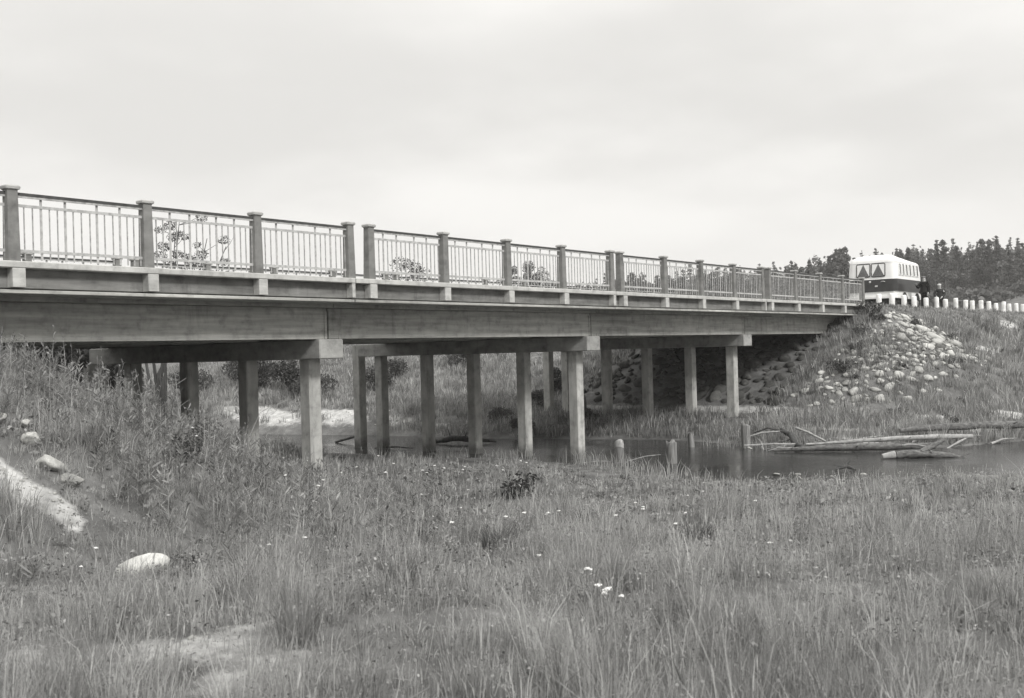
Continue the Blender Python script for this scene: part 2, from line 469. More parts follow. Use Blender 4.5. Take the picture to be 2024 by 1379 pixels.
def bare(X, Y):
    X = np.asarray(X, float); Y = np.asarray(Y, float)
    b = np.zeros_like(X)
    for (x, y, rx, ry, s) in SPOTS:
        b = np.maximum(b, s * np.exp(-(((X - x) / rx) ** 2 + ((Y - y) / ry) ** 2) ** 1.5))
    for i in range(len(PATH) - 1):
        a, c = PATH[i], PATH[i + 1]; d = c - a; t = np.clip(((X - a[0]) * d[0] + (Y - a[1]) * d[1]) / (d @ d), 0, 1)
        q = np.hypot(X - a[0] - t * d[0], Y - a[1] - t * d[1])
        b = np.maximum(b, 1.15 * np.exp(-(q / .17) ** 4))
    ub = ((Y > 17.2) & (Y < 26.6) & (((X > 5) & (X < 13)) | (X > 34))) * .12      # dry bare soil under the deck
    b = np.maximum(b, ub)
    return b

def axis(fine0, fine1, step, far, grow):
    a = list(np.arange(fine0, fine1, step)); s = step; x = fine1
    while x < far: a.append(x); s *= grow; x += s
    s = step; x = fine0 - step; lo = []
    while x > -far: lo.append(x); s *= grow; x -= s
    return np.array(lo[::-1] + a)
gx = axis(-3, 56, .26, 600, 1.12); gy = axis(-3, 46, .26, 600, 1.12)
GX, GY = np.meshgrid(gx, gy, indexing='ij')
GZ = height(GX, GY)
co = np.stack([GX, GY, GZ], -1).reshape(-1, 3)
ny = len(gy); ii, jj = np.meshgrid(np.arange(len(gx) - 1), np.arange(ny - 1), indexing='ij')
q = (ii * ny + jj).ravel(); quads = np.stack([q, q + ny, q + ny + 1, q + 1], -1)
me = fast_mesh('ground', co, quads.ravel(), np.full(len(quads), 4), M['ground'], {'bare': bare(GX, GY).ravel()})
me.polygons.foreach_set('use_smooth', np.ones(len(quads), bool))
tag(link('ground', me), kind='structure', label='grassy river banks, embankments and a distant rise')

mb = MB(); mb.add([(-500, -500, 0), (500, -500, 0), (500, 500, 0), (-500, 500, 0)], [(0, 1, 2, 3)])
tag(mb.obj('river_water', M['water']), kind='structure', label='slow river under the bridge')

# road: sheet on the deck and on both approaches
mb = MB()
xs = list(np.arange(-60, 79, 6.0))
vs = []
for x in xs:
    z = max(4.99, H(x, 21.6) + .06)
    vs += [(x, 17.9, z), (x, 25.3, z)]
mb.add(vs, [(2 * i, 2 * i + 2, 2 * i + 3, 2 * i + 1) for i in range(len(xs) - 1)])
tag(mb.obj('road', M['asphalt']), kind='structure', label='road over the bridge')

# ------------------------------------------------------------------ the bridge
bridge = empty('bridge', (26.3, 21.7, 0))
tag(bridge, 'long low concrete road bridge on square piles across the river', 'bridge')
BX, BY = 26.3, 21.7
JOINT = [5.2, 15.62, 26.10, 36.55, 47.3]                      # span joints
POSTS = [[5.76, 8.24, 10.68, 13.13, 15.62], [16.16, 18.62, 21.10, 23.56, 26.06],
         [26.62, 29.12, 31.62, 34.12, 36.56], [37.10, 39.62, 42.12, 44.64, 47.18]]
def bobj(name, mb_, mat, parent=bridge, off=(0, 0, 0)):
    """mesh given in world metres, parented under the bridge with its own origin"""
    me_ = mb_.mesh(name, *(mat if isinstance(mat, (list, tuple)) else [mat]))
    if parent is bridge:
        me_.transform(Matrix.Translation((-off[0], -off[1], -off[2])))
        return link(name, me_, bridge, loc=(off[0] - BX, off[1] - BY, off[2]))
    o = parent
    ox = o['_o']; me_.transform(Matrix.Translation((-off[0], -off[1], -off[2])))
    return link(name, me_, parent, loc=(off[0] - ox[0], off[1] - ox[1], off[2] - ox[2]))
ORG = {}
def part(name, mb_, mat, org, parent=None):
    me_ = mb_.mesh(name, *(mat if isinstance(mat, (list, tuple)) else [mat]))
    me_.transform(Matrix.Translation((-org[0], -org[1], -org[2])))
    po = (BX, BY, 0) if parent is None else ORG[parent.name]
    o = link(name, me_, parent or bridge, loc=(org[0] - po[0], org[1] - po[1], org[2] - po[2]))
    ORG[o.name] = org
    return o
def subcopy(me_, name, org, parent):
    po = ORG[parent.name]
    o = link(name, me_, parent, loc=(org[0] - po[0], org[1] - po[1], org[2] - po[2])); ORG[o.name] = org
    return o

NEAR, FAR = 16.6, 26.6                                       # outer faces of the two kerb beams
GIRD = [17.57, 19.60, 21.63, 23.66, 25.69]                   # near faces of the five girders
PILES = [[18.2, 20.45, 22.85, 25.4, 27.5], [18.15, 20.16, 22.25, 24.34, 26.56, 27.7], [18.15, 19.95, 21.94, 23.9, 25.95, 26.94]]
for si in range(4):
    x0, x1 = JOINT[si] + .012, JOINT[si + 1] - .012
    mb = MB()
    mb.box(x0, x1, NEAR + .045, FAR - .045, 4.50, 4.562, .01)               # slab with its edge lip
    mb.box(x0, x1, 17.35, 25.9, 4.42, 4.499)                                # haunch over the girders
    mb.box(x0, x1, NEAR + .30, FAR - .30, 4.563, 4.97)
    part('deck_slab', mb, M['girder'], (x0, 21.6, 4.5))
    for side in (0, 1):
        Y0 = NEAR if side == 0 else FAR; s = 1 if side == 0 else -1
        def yb(mb_, xa, xb_, d0, d1, z0, z1, c=0.0):
            ya, yc = Y0 + s * d0, Y0 + s * d1
            mb_.box(xa, xb_, min(ya, yc), max(ya, yc), z0, z1, c)
        mb = MB(); yb(mb, x0, x1, 0, .34, 4.915, 5.025, .012)
        kb = part('kerb_beam', mb, M['beam'], (x0, Y0, 4.97))
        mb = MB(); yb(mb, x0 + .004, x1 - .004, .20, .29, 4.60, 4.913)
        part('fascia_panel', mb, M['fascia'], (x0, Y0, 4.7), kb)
        for px in POSTS[si]:
            pc = px if side == 0 else px + .24
            mb = MB(); yb(mb, max(pc - .108, x0 + .003), min(pc + .108, x1 - .003), .003, .198, 4.597, 4.912, .008)
            part('pilaster', mb, M['beam'], (pc, Y0, 4.75), kb)
    for gi, gy0 in enumerate(GIRD):
        a, c = x0 + .01, x1 - .01
        if si == 3: c = 45.95
        if si == 0: a = 6.2
        mb = MB()
        mb.box(a, c, gy0, gy0 + .36, 3.725, 4.418, .012)
        mb.box(a + .3, c - .3, gy0 - .012, gy0 + .372, 3.728, 3.82, .006)    # bottom flange
        for xe in (a, c - .075):
            mb.box(xe + .002, xe + .073, gy0 - .022, gy0 + .382, 3.731, 4.35, .006)
        part('girder', mb, M['girder'], (a, gy0, 3.7))
    for xe in (x0 + .12, x1 - .37):                                          # cross beams at the span ends
        if xe < 6 or xe > 45.8: continue
        mb = MB(); mb.box(xe, xe + .25, GIRD[0] + .361, GIRD[-1] - .001, 3.80, 4.417); part('cross_beam', mb, M['girder'], (xe, 21, 4))
for pi, px in enumerate((15.63, 26.09, 36.63)):
    mb = MB(); mb.box(px - .35, px + .35, 17.45, (27.0, 27.4, 26.7)[pi], 3.285, 3.723, .022)
    pc = part('pier_cap', mb, M['pier'], (px, 17.45, 3.3))
    for k, py in enumerate(PILES[pi]):
        gz = H(px, py) - .6
        top = 3.287 if k < 5 else 3.70
        t = random.uniform(-.012, .012)
        mb = MB()
        w = .172
        mb.loft([[(px + sx * w + t * f, py + sy * w, z) for sx, sy in ((-1, -.86), (-.86, -1), (.86, -1), (1, -.86), (1, .86), (.86, 1), (-.86, 1), (-1, .86))]
                 for z, f in ((gz, 1), (top, 0))], smooth=False)
        part('pile', mb, M['pile'], (px, py, gz), pc)
for ax, sg in ((47.5, 1), (5.0, -1)):
    mb = MB()
    xa, xb_ = (46.0, 46.45) if sg > 0 else (5.2, 5.75)
    mb.box(xa, xb_, 17.5, 26.2, 2.6, 3.72, .02)
    mb.box(xb_ if sg > 0 else xa - .3, xb_ + .3 if sg > 0 else xa, 17.5, 26.2, 2.6, 4.49)
    part('abutment', mb, M['pier'], (xa, 21, 3))

# railing post and cap: one mesh each, copied along both sides
mb = MB()
mb.loft([[(sx * w, sy * w, z) for sx, sy in ((-1, -.9), (-.9, -1), (.9, -1), (1, -.9), (1, .9), (.9, 1), (-.9, 1), (-1, .9))]
         for z, w in ((5.022, .102), (5.4, .096), (6.19, .086))], smooth=False)
ME_POST = mb.mesh('railing_post', M['post'])
mb = MB()
mb.loft([[(sx * w, sy * w, z) for sx, sy in ((-1, -.85), (-.85, -1), (.85, -1), (1, -.85), (1, .85), (.85, 1), (-.85, 1), (-1, .85))]
         for z, w in ((6.18, .092), (6.195, .118), (6.232, .122), (6.252, .108))], smooth=False)
ME_PCAP = mb.mesh('post_cap', M['cap'])
mb = MB(); mb.box(-.0085, .0085, -.0085, .0085, 5.06, 5.93); ME_THIN = mb.mesh('picket', M['picket'])
mb = MB(); mb.box(-.019, .019, -.007, .007, 5.06, 6.085); ME_THICK = mb.mesh('picket', M['rail'])
FR = [(.059, 0), (.121, 0), (.184, 1), (.242, 0), (.308, 0), (.369, 1), (.433, 0), (.496, 0), (.560, 0), (.623, 1), (.685, 0), (.745, 0), (.809, 1), (.871, 0), (.929, 0), (.985, 0)]
for side, yc in ((0, 16.765), (1, 26.435)):
    for si in range(4):
        for k, px0 in enumerate(POSTS[si]):
            px = px0 + (-.03 if side == 0 else .21)
            p = link('railing_post', ME_POST, bridge, loc=(px - BX, yc - BY, 0), rot=(random.gauss(0, .004), random.gauss(0, .005), random.gauss(0, .015)))
            ORG[p.name] = (px, yc, 0)
            subcopy(ME_PCAP, 'post_cap', (px, yc, 0), p)
            if k == 4: continue
            qx = POSTS[si][k + 1] + (-.03 if side == 0 else .21)
            a, c = px + .083, qx - .083; mid = (a + c) / 2
            mb = MB()                                         # dark angle-iron handrail
            mb.box(a, c, yc - .05, yc + .03, 6.104, 6.152); mb.m = 1; mb.box(a, c, yc - .045, yc - .028, 6.068, 6.103)
            hr = part('handrail', mb, [M['handrail'], M['picket']], (mid, yc, 6.1))
            for z0, z1 in ((5.918, 5.966), (5.178, 5.228)):
                mb = MB(); mb.box(a, c, yc - .021, yc - .0115, z0, z1)
                part('rail', mb, M['rail'], (mid, yc, z0), hr)
            if side == 0:
                for f, th in FR:
                    subcopy(ME_THICK if th else ME_THIN, 'picket', (a + f * (c - a) + random.gauss(0, .006), yc, 0), hr)
            else:
                mb = MB()
                for f, th in FR:
                    xx = a + f * (c - a); w = .022 if th else .011
                    mb.box(xx - w, xx + w, yc - .011, yc + .011, 5.06, 6.08 if th else 5.93)
                tag(part('picket_row', mb, M['picket'], (mid, yc, 5.1), hr), kind='stuff')

# ------------------------------------------------------------------ white bollards along the approach
mb = MB()
ring = lambda r, z, n=16: [(r * math.cos(2 * math.pi * i / n), r * math.sin(2 * math.pi * i / n), z) for i in range(n)]
mb.loft([ring(.128, -.5), ring(.130, .55), ring(.131, .82), ring(.122, .86), ring(.09, .88)])
ME_BOL = mb.mesh('bollard', M['bollard'])
ordinal = ['first', 'second', 'third', 'fourth', 'fifth', 'sixth', 'seventh', 'eighth', 'ninth', 'tenth', 'eleventh', 'twelfth', 'thirteenth',
           'fourteenth', 'fifteenth', 'sixteenth', 'seventeenth', 'eighteenth']
for i in range(18):
    x = 49.2 + 1.82 * i - (.1 if i == 0 else 0); y = 16.7
    z = 4.68
    o = link('bollard', ME_BOL, loc=(x + random.gauss(0, .03), y + random.gauss(0, .02), z + .05 + random.gauss(0, .03)), rot=(random.gauss(0, .03), random.gauss(0, .03), random.random() * 6), scale=random.uniform(.95, 1.05))
    tag(o, 'round whitewashed roadside bollard, %s in line from the end of the bridge railing' % ordinal[i], 'bollard', 'white bollards along the approach road')

# ------------------------------------------------------------------ the bus
RZ = 4.99
bus = empty('bus', (57.7, 19.24, RZ))
tag(bus, 'small white bus with broad dark waistband seen from behind at the bridge end', 'bus')
HW, L0, L1 = 1.30, -2.17, 2.3                                # half width, rear and front ends (bus x axis points away)
def rrect(hx0, hx1, hw, r, z, n=6, drop=0.0):
    """rounded rectangle ring at height z"""
    p = []
    for cx, cy, a0 in ((hx1 - r, hw - r, 0), (hx0 + r, hw - r, 90), (hx0 + r, -hw + r, 180), (hx1 - r, -hw + r, 270)):
        for k in range(n + 1):
            a = math.radians(a0 + 90 * k / n)
            x = cx + r * math.cos(a)
            p.append((x, cy + r * math.sin(a), z - drop * max(0, (x - hx0) / (hx1 - hx0)) ** 2.2))
    return p
def rr(mb_, zs): mb_.loft([rrect(L0 + i0, L1 - i1, HW - iw, r, z, 6, dr) for z, i0, i1, iw, r, dr in zs])
mb = MB(); rr(mb, [(.58, .02, .02, .02, .26, 0), (.62, .0, .0, 0, .28, 0), (.93, 0, 0, 0, .3, 0)]); body = mb.obj('lower_body', M['white_paint'], bus)
mb = MB(); rr(mb, [(.931, -.012, -.012, -.012, .3, 0), (1.62, -.01, -.012, -.01, .32, 0)]); mb.obj('waistband', M['dark_paint'], bus)
mb = MB(); rr(mb, [(1.621, 0, 0, 0, .32, 0), (2.05, .02, .04, .015, .32, .0), (2.50, .06, .14, .04, .34, .06)])
upper = mb.obj('upper_body', M['white_paint'], bus)
mb = MB(); zs = [(2.501, .06, .14, .04, .34, .0601)]
for k in range(1, 10):
    a = math.radians(9.4 * k); q = 1 - math.cos(a); zs.append((2.50 + .47 * math.sin(a), .06 + .62 * q ** 1.15, .14 + 1.0 * q ** .95, .04 + .80 * q ** 1.25, .34 + .12 * math.sin(a), .06 + .30 * math.sin(a) ** 1.5))
rr(mb, zs)
mb.obj('roof', M['white_paint'], bus)
mb = MB()                                                     # gutter line round the roof
for z in (2.52,):
    rg = rrect(L0 + .055, L1 - .13, HW - .035, .34, z, 6, .065); mb.tube(rg + [rg[0]], .012, 5, False)
mb.obj('gutter', M['white_paint'], bus)
for z, e in ((1.625, .004), (.935, .016)):
    mb = MB(); rg = rrect(L0 - e, L1 + e, HW + e, .31, z); mb.tube(rg + [rg[0]], .014, 5, False); mb.obj('trim_strip', M['chrome'] if z < 1 else M['white_paint'], bus)
def window(name, cx, cy, z0, z1, w, nx, ny, tiltx, curt):
    """framed window on a flat of the body: (nx,ny) outward normal; w width; built in local frame then placed"""
    t = Vector((-ny, nx, 0)); nrm = Vector((nx, ny, 0)); up = Vector((-nx * tiltx, -ny * tiltx, 1)).normalized(); out = t.cross(up)
    if out.dot(nrm) < 0: out = -out
    o0 = Vector((cx, cy, (z0 + z1) / 2)); h = (z1 - z0)
    P = lambda a, b_, d: o0 + t * a + up * b_ + out * d
    def rring(hw, hh, r, d, n=4):
        p = []
        for sx, sy, a0 in ((1, 1, 0), (-1, 1, 90), (-1, -1, 180), (1, -1, 270)):
            for k in range(n + 1):
                a = math.radians(a0 + 90 * k / n); p.append(P(sx * (hw - r) + r * math.cos(a), sy * (hh - r) + r * math.sin(a), d))
        return p
    fr = MB(); fr.loft([rring(w / 2 + .03, h / 2 + .03, .09, -.02), rring(w / 2 + .03, h / 2 + .03, .09, .018), rring(w / 2, h / 2, .07, .022), rring(w / 2, h / 2, .07, -.01)], cap=False)
    fo = fr.obj('window', M['rubber'] if curt == 2 else M['white_paint'], bus)
    bk = MB(); bk.loft([rring(w / 2 + .004, h / 2 + .004, .07, -.02), rring(w / 2 + .004, h / 2 + .004, .07, .003)], smooth=False); bk.obj('interior', M['interior'], fo)
    if curt == 2:                                             # pair of curtains tied back to the lower corners
        for s in (-1, 1):
            c = MB(); rows = []
            for k in range(7):
                f = k / 6; b0 = h / 2 - .015 - f * (h - .05)
                inn = (w / 2 - .02) * (0.02 + .93 * f ** 1.05); oo = w / 2 - .015
                rows.append([P(s * (inn + (oo - inn) * j / 6), b0, .008 + .004 * math.sin(j * 2.6 + k * .3)) for j in range(7)])
            vs = [p for r_ in rows for p in r_]
            c.add(vs, [(a * 7 + j, a * 7 + j + 1, a * 7 + 8 + j, a * 7 + 7 + j) for a in range(6) for j in range(6)], True)
            c.obj('curtain', M['curtain'], fo)
    elif curt == 1:
        c = MB(); oo = w / 2 - .03
        c.add([P(-oo + .05 + (j * .035), sgn * (h / 2 - .02), .006 + .006 * (j % 2)) for sgn in (1, -1) for j in range(4)], [(j, j + 1, j + 5, j + 4) for j in range(3)])
        c.obj('curtain', M['curtain'], fo)
    gl_ = MB(); rp = rring(w / 2 - .002, h / 2 - .002, .07, .016); ori = (rp[7] - rp[0]).cross(rp[14] - rp[7]).dot(out); gl_.add(rp, [tuple(range(20)) if ori > 0 else tuple(range(20))[::-1]]); gl_.obj('pane', M['glass'], fo)
for yy in (.42, -.38):
    window('rear', L0 + .022, yy, 1.78, 2.46, .70, -1, 0, .09, 2)
wx = [-1.46, -.93, -.38, .2, .82, 1.42]; ww = [.38, .40, .42, .44, .44, .44]
for k in range(6):
    for s in (-1, 1): window('side', wx[k], s * (HW - .012), 1.84, 2.42, ww[k], 0, s, .06, 1)
for s in (-1, 1): window('front', L1 - .08, s * .5, 1.75, 2.36, .86, 1, 0, .2, 0)
mb = MB(); rg = rrect(L0 - .07, L0 + 1.0, HW + .02, .3, .66)
mb.loft([[(x, y, z) for x, y, _ in rrect(L0 - .10, L0 + .9, HW + .02, .3, 0)] for z in (.60, .70)]); mb.obj('bumper', M['white_paint'], bus)
mb = MB(); mb.box(L0 + .02, L1 - .02, -HW + .12, HW - .12, .36, .579); mb.obj('chassis', M['rubber'], bus)
for wxp in (-.78, 1.35):
    for s in (-1, 1):
        t = MB(); t.tube([(wxp, s * (HW - .28), .43), (wxp, s * (HW - .24), .43), (wxp, s * (HW - .06), .43), (wxp, s * (HW - .02), .43)], [.36, .43, .43, .37], 24)
        tw = t.obj('tyre', M['rubber'], bus)
        t = MB(); t.tube([(wxp, s * (HW - .06), .43), (wxp, s * (HW + .0), .43), (wxp, s * (HW - .01), .43)], [.24, .23, .08], 18); t.obj('rim', M['chrome'], tw)
        a = MB(); pts = [(wxp + .5 * math.cos(math.radians(q)), s * (HW + .006), .43 + .5 * math.sin(math.radians(q))) for q in range(20, 161, 10)]
        vs = pts + [(wxp + .12 * math.cos(math.radians(q)), s * (HW + .006), .43 + .12 * math.sin(math.radians(q))) for q in range(20, 161, 10)]
        k = len(pts); a.add(vs, [(i, i + 1, k + i + 1, k + i) for i in range(k - 1)]); a.obj('wheel_arch', M['rubber'], bus)
for yy, zz, r_ in ((.06, 1.50, .055), (.98, .82, .05), (-.98, .82, .05)):
    mb = MB(); mb.tube([(L0 - .01, yy, zz), (L0 - .045, yy, zz), (L0 - .055, yy, zz)], [r_, r_, r_ * .6], 12); mb.obj('tail_lamp', M['lamp'], bus)
mb = MB(); mb.tube([(L0 - .012, -.52, 1.475), (L0 - .05, -.55, 1.50), (L0 - .05, -.7, 1.50), (L0 - .012, -.73, 1.475)], .018, 6); mb.obj('grab_handle', M['chrome'], bus)
mb = MB(); mb.box(L0 - .04, L0 - .011, -.34, -.2, 1.22, 1.3, .008); mb.obj('hatch_latch', M['lamp'], bus)
mb = MB()                                                     # roof rack rails
for s in (-.55, .55):
    mb.tube([(-.9, s, 2.9), (-.85, s, 3.0), (.2, s, 2.95), (.25, s, 2.8)], .014, 5)
for x in (-.6, -.2, .1): mb.tube([(x, -.55, 2.99), (x, .55, 2.99)], .012, 5)
mb.obj('roof_rack', M['chrome'], bus)

# ------------------------------------------------------------------ people
def skinned(name, verts, edges, rad, mat, parent=None, levels=1, root=0):
    me_ = bpy.data.meshes.new(name); me_.from_pydata(verts, edges, [])
    tmp = bpy.data.objects.new('tmp', me_); COL.objects.link(tmp)
    sk = tmp.modifiers.new('s', 'SKIN'); sk.use_smooth_shade = True
    if not me_.skin_vertices: me_.attributes
    lay = me_.skin_vertices[0].data
    for i, r_ in enumerate(rad):
        lay[i].radius = (r_, r_) if not hasattr(r_, '__len__') else r_; lay[i].use_root = (i == root)
    ss = tmp.modifiers.new('b', 'SUBSURF'); ss.levels = levels; ss.render_levels = levels
    dg = bpy.context.evaluated_depsgraph_get()
    res = bpy.data.meshes.new_from_object(tmp.evaluated_get(dg))
    bpy.data.objects.remove(tmp)
    res.materials.clear(); res.materials.append(mat)
    return link(name, res, parent)

def person(loc, rz, sc, label, lean, arms, coat, capm, coat_len, grp):
    """x forward, y to the person's left, z up; arms = {side: (elbow, wrist)}"""
    lx = lean
    V, Ed, R_ = [], [], []
    def ad_(p, r_, par=None):
        V.append(p); R_.append(r_)
        if par is not None: Ed.append((par, len(V) - 1))
        return len(V) - 1
    pel = ad_((0, 0, .96), (.15, .12)); sp = ad_((lx * .35, 0, 1.15), (.15, .11), pel); ch = ad_((lx * .8, 0, 1.36), (.17, .12), sp)
    nk = ad_((lx, 0, 1.50), .062, ch); hd = ad_((lx + .02, 0, 1.60), .078, nk); ht = ad_((lx + .015, 0, 1.70), .085, hd); ad_((lx, 0, 1.755), .05, ht)
    ad_((lx + .105, 0, 1.63), .014, hd)                       # nose
    for s in (-1, 1): ad_((lx + .0, s * .085, 1.635), .018, hd)  # ears
    clothes = {'V': [], 'E': [], 'R': []}
    wr = {}
    for s in (-1, 1):
        hip = ad_((0, s * .10, .90), .095, pel); kn = ad_((.03, s * .11, .50), .065, hip); an = ad_((0, s * .115, .09), .045, kn); ad_((.14, s * .125, .045), .04, an)
        sh = ad_((lx * .85, s * .19, 1.42), .065, ch); e, w = arms[s]
        el = ad_(e, .048, sh); wi = ad_(w, .034, el)
        d = (Vector(w) - Vector(e)).normalized(); pm = Vector(w) + d * .07; pa = ad_(tuple(pm), (.03, .042), wi)
        sd = d.cross(Vector((0, 0, 1))); sd = sd.normalized() if sd.length > .1 else Vector((0, 1, 0)); u = d.cross(sd)
        for q, ln in ((-1.5, .055), (-.5, .075), (.5, .08), (1.5, .068)):
            k1 = ad_(tuple(pm + d * .035 + sd * q * .018), .0095, pa); ad_(tuple(pm + d * (.03 + ln) + sd * q * .02 + u * .015), .008, k1)
        ad_(tuple(pm + sd * .055 * s + d * .02), .011, wi)    # thumb
        wr[s] = (e, w, (lx * .85, s * .19, 1.42))
    body_ = skinned('person', V, Ed, R_, M['skin'], levels=1)
    body_.location = loc; body_.rotation_euler = (0, 0, rz); body_.scale = (sc,) * 3
    tag(body_, label, 'person', grp)
    # coat: torso and sleeves as one shell
    v = [(lx * .3, 0, 1.12), (lx * .8, 0, 1.36), (lx * .95, 0, 1.47), (0, 0, .95), (0.02, 0, coat_len)]
    e = [(0, 1), (1, 2), (0, 3), (3, 4)]; r_ = [(.23, .18), (.25, .19), .10, (.23, .18), (.26, .21)]
    for s in (-1, 1):
        el, w, sh = wr[s]; i = len(v)
        v += [sh, el, tuple(Vector(el).lerp(Vector(w), .95))]; r_ += [.115, .085, .065]; e += [(1, i), (i, i + 1), (i + 1, i + 2)]
    skinned('coat', v, e, r_, coat, body_, 1)
    v, e, r_ = [(0, 0, .93)], [], [(.165, .135)]
    for s in (-1, 1):
        i = len(v); v += [(0, s * .10, .86), (.03, s * .11, .50), (0, s * .115, .08)]; r_ += [.11, .085, .075]; e += [(0, i), (i, i + 1), (i + 1, i + 2)]
    skinned('trousers', v, e, r_, M['trouser'], body_, 1)
    for s in (-1, 1):
        t = MB(); t.tube([(-.07, s * .115, .05), (.0, s * .115, .06), (.12, s * .125, .045), (.19, s * .127, .035)], [.045, .055, .05, .03], 10); t.obj('shoe', M['shoe'], body_)
    t = MB()
    n_ = 14
    def el_(rx, ry, z, ox): return [(lx + ox + rx * math.cos(2 * math.pi * k / n_), ry * math.sin(2 * math.pi * k / n_), z) for k in range(n_)]
    t.loft([el_(.105, .092, 1.685, .01), el_(.128, .118, 1.71, .015), el_(.125, .115, 1.745, .01), el_(.09, .08, 1.775, .0), el_(.03, .03, 1.785, .0)])
    t.loft([el_(.07, .07, 1.675, .10), el_(.075, .075, 1.69, .11), el_(.06, .06, 1.70, .10)])
    t.obj('flat_cap', capm, body_)
    return body_
# tall man beside the bus, forearm raised towards it; his forward axis points back along the road
person((57.75, 17.15, 4.92), math.radians(168), 1.03, 'man in long dark coat and flat cap standing beside the bus, one hand raised',
       .05, {-1: ((.16, -.27, 1.17), (.46, -.20, 1.34)), 1: ((.02, .27, 1.14), (.10, .25, .90))}, M['coat'], M['cap_dark'], .72, 'people by the road')
person((62.1, 17.6, 4.80), math.radians(190), .96, 'man in pale cap and dark jacket behind the bollards, forearm lowered',
       .10, {-1: ((.12, -.28, 1.16), (.30, -.16, 1.02)), 1: ((.10, .29, 1.13), (.33, .16, .98))}, M['jacket'], M['cap_pale'], .84, 'people by the road')

# ------------------------------------------------------------------ stones
def stone_mesh(seed, flat=.7, sub=2, mat=None, amp=.22):
    rg_ = random.Random(seed); bm = bmesh.new(); bmesh.ops.create_icosphere(bm, subdivisions=sub, radius=1.0)
    pl = [(Vector((rg_.gauss(0, 1), rg_.gauss(0, 1), rg_.gauss(0, 1))).normalized(), rg_.uniform(.5, .82)) for _ in range(11)]
    ph = [rg_.uniform(0, 6) for _ in range(6)]
    for v_ in bm.verts:
        p = v_.co.copy()
        for nrm, d in pl:
            k = p.dot(nrm)
            if k > d: p -= nrm * (k - d) * .97
        p *= 1 + amp * .5 * (math.sin(2.3 * p.x + ph[0]) * math.cos(2.1 * p.y + ph[1]) + .5 * math.sin(4.7 * p.z + 3 * p.x + ph[2]))
        v_.co = (p.x, p.y * .8, p.z * flat)
    me_ = bpy.data.meshes.new('stone'); bm.to_mesh(me_); bm.free()
    for p in me_.polygons: p.use_smooth = True
    me_.materials.append(mat or M['stone']); return me_
SM = [stone_mesh(s, .40 + .05 * (s % 5)) for s in range(12)]
SMD = [stone_mesh(40 + s, .6 + .04 * (s % 4), mat=M['stone_shaded']) for s in range(8)]
def normal_at(x, y, e=.15):
    return Vector((H(x - e, y) - H(x + e, y), H(x, y - e) - H(x, y + e), 2 * e)).normalized()
def lay(parent, org, meshes, x, y, r_, sink=.25, name='stone'):
    nrm = normal_at(x, y, .3); qt = nrm.to_track_quat('Z', 'Y') @ Matrix.Rotation(random.random() * 6.28, 3, 'Z').to_quaternion()
    o = link(name, random.choice(meshes), parent, loc=(x - org[0], y - org[1], H(x, y) + r_ * (.5 - sink) - org[2]))
    o.rotation_mode = 'QUATERNION'; o.rotation_quaternion = qt
    o.scale = (r_ * random.uniform(.85, 1.35), r_ * random.uniform(.8, 1.15), r_ * random.uniform(.75, 1.1)); return o

org = (44.5, 14.0, 0)
rip = tag(empty('stone_facing', org), 'loose pale field stones facing the bank beside the bridge end', 'stone facing')
rng2 = random.Random(11); placed = []
def density(x, y):
    # stones thick on the upper cone, thinning out under grass lower down and along the edges
    a = math.exp(-(((x - 46.0) / 2.3) ** 2 + ((y - 13.5) / 1.6) ** 2) ** 2.2)
    b_ = .40 * math.exp(-(((x - 43.2) / 2.0) ** 2 + ((y - 14.0) / 1.5) ** 2))
    c_ = .22 * math.exp(-(((x - 40.3) / 1.3) ** 2 + ((y - 15.0) / 1.5) ** 2))
    return max(a, b_, c_)
tries = 0
while len(placed) < 290 and tries < 20000:
    tries += 1
    x = rng2.uniform(38.3, 49.5); y = rng2.uniform(10.5, 17.0)
    if rng2.random() > density(x, y) ** 1.3: continue
    r_ = rng2.choice([.12, .14, .17, .2, .22, .26, .34]) * rng2.uniform(.85, 1.15)
    if len(placed) < 6: r_ = rng2.uniform(.36, .48); x = rng2.uniform(44.5, 47.2); y = rng2.uniform(12.6, 14.4)
    if any((x - a) ** 2 + (y - b_) ** 2 < (.74 * (r_ + c_)) ** 2 for a, b_, c_ in placed): continue
    placed.append((x, y, r_)); lay(rip, org, SM, x, y, r_, .37)

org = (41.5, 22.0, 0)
pit = tag(empty('stone_pitching', org), 'fitted boulders with deck shade in their colour, paving the slope under the last span', 'stone pitching')
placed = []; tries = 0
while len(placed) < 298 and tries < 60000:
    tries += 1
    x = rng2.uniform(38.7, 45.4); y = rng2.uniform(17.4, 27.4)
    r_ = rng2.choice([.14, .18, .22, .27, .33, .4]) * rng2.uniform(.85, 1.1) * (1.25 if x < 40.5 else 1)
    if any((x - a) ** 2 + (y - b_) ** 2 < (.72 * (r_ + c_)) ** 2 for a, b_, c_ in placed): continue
    placed.append((x, y, r_)); lay(pit, org, SMD, x, y, r_, .42)

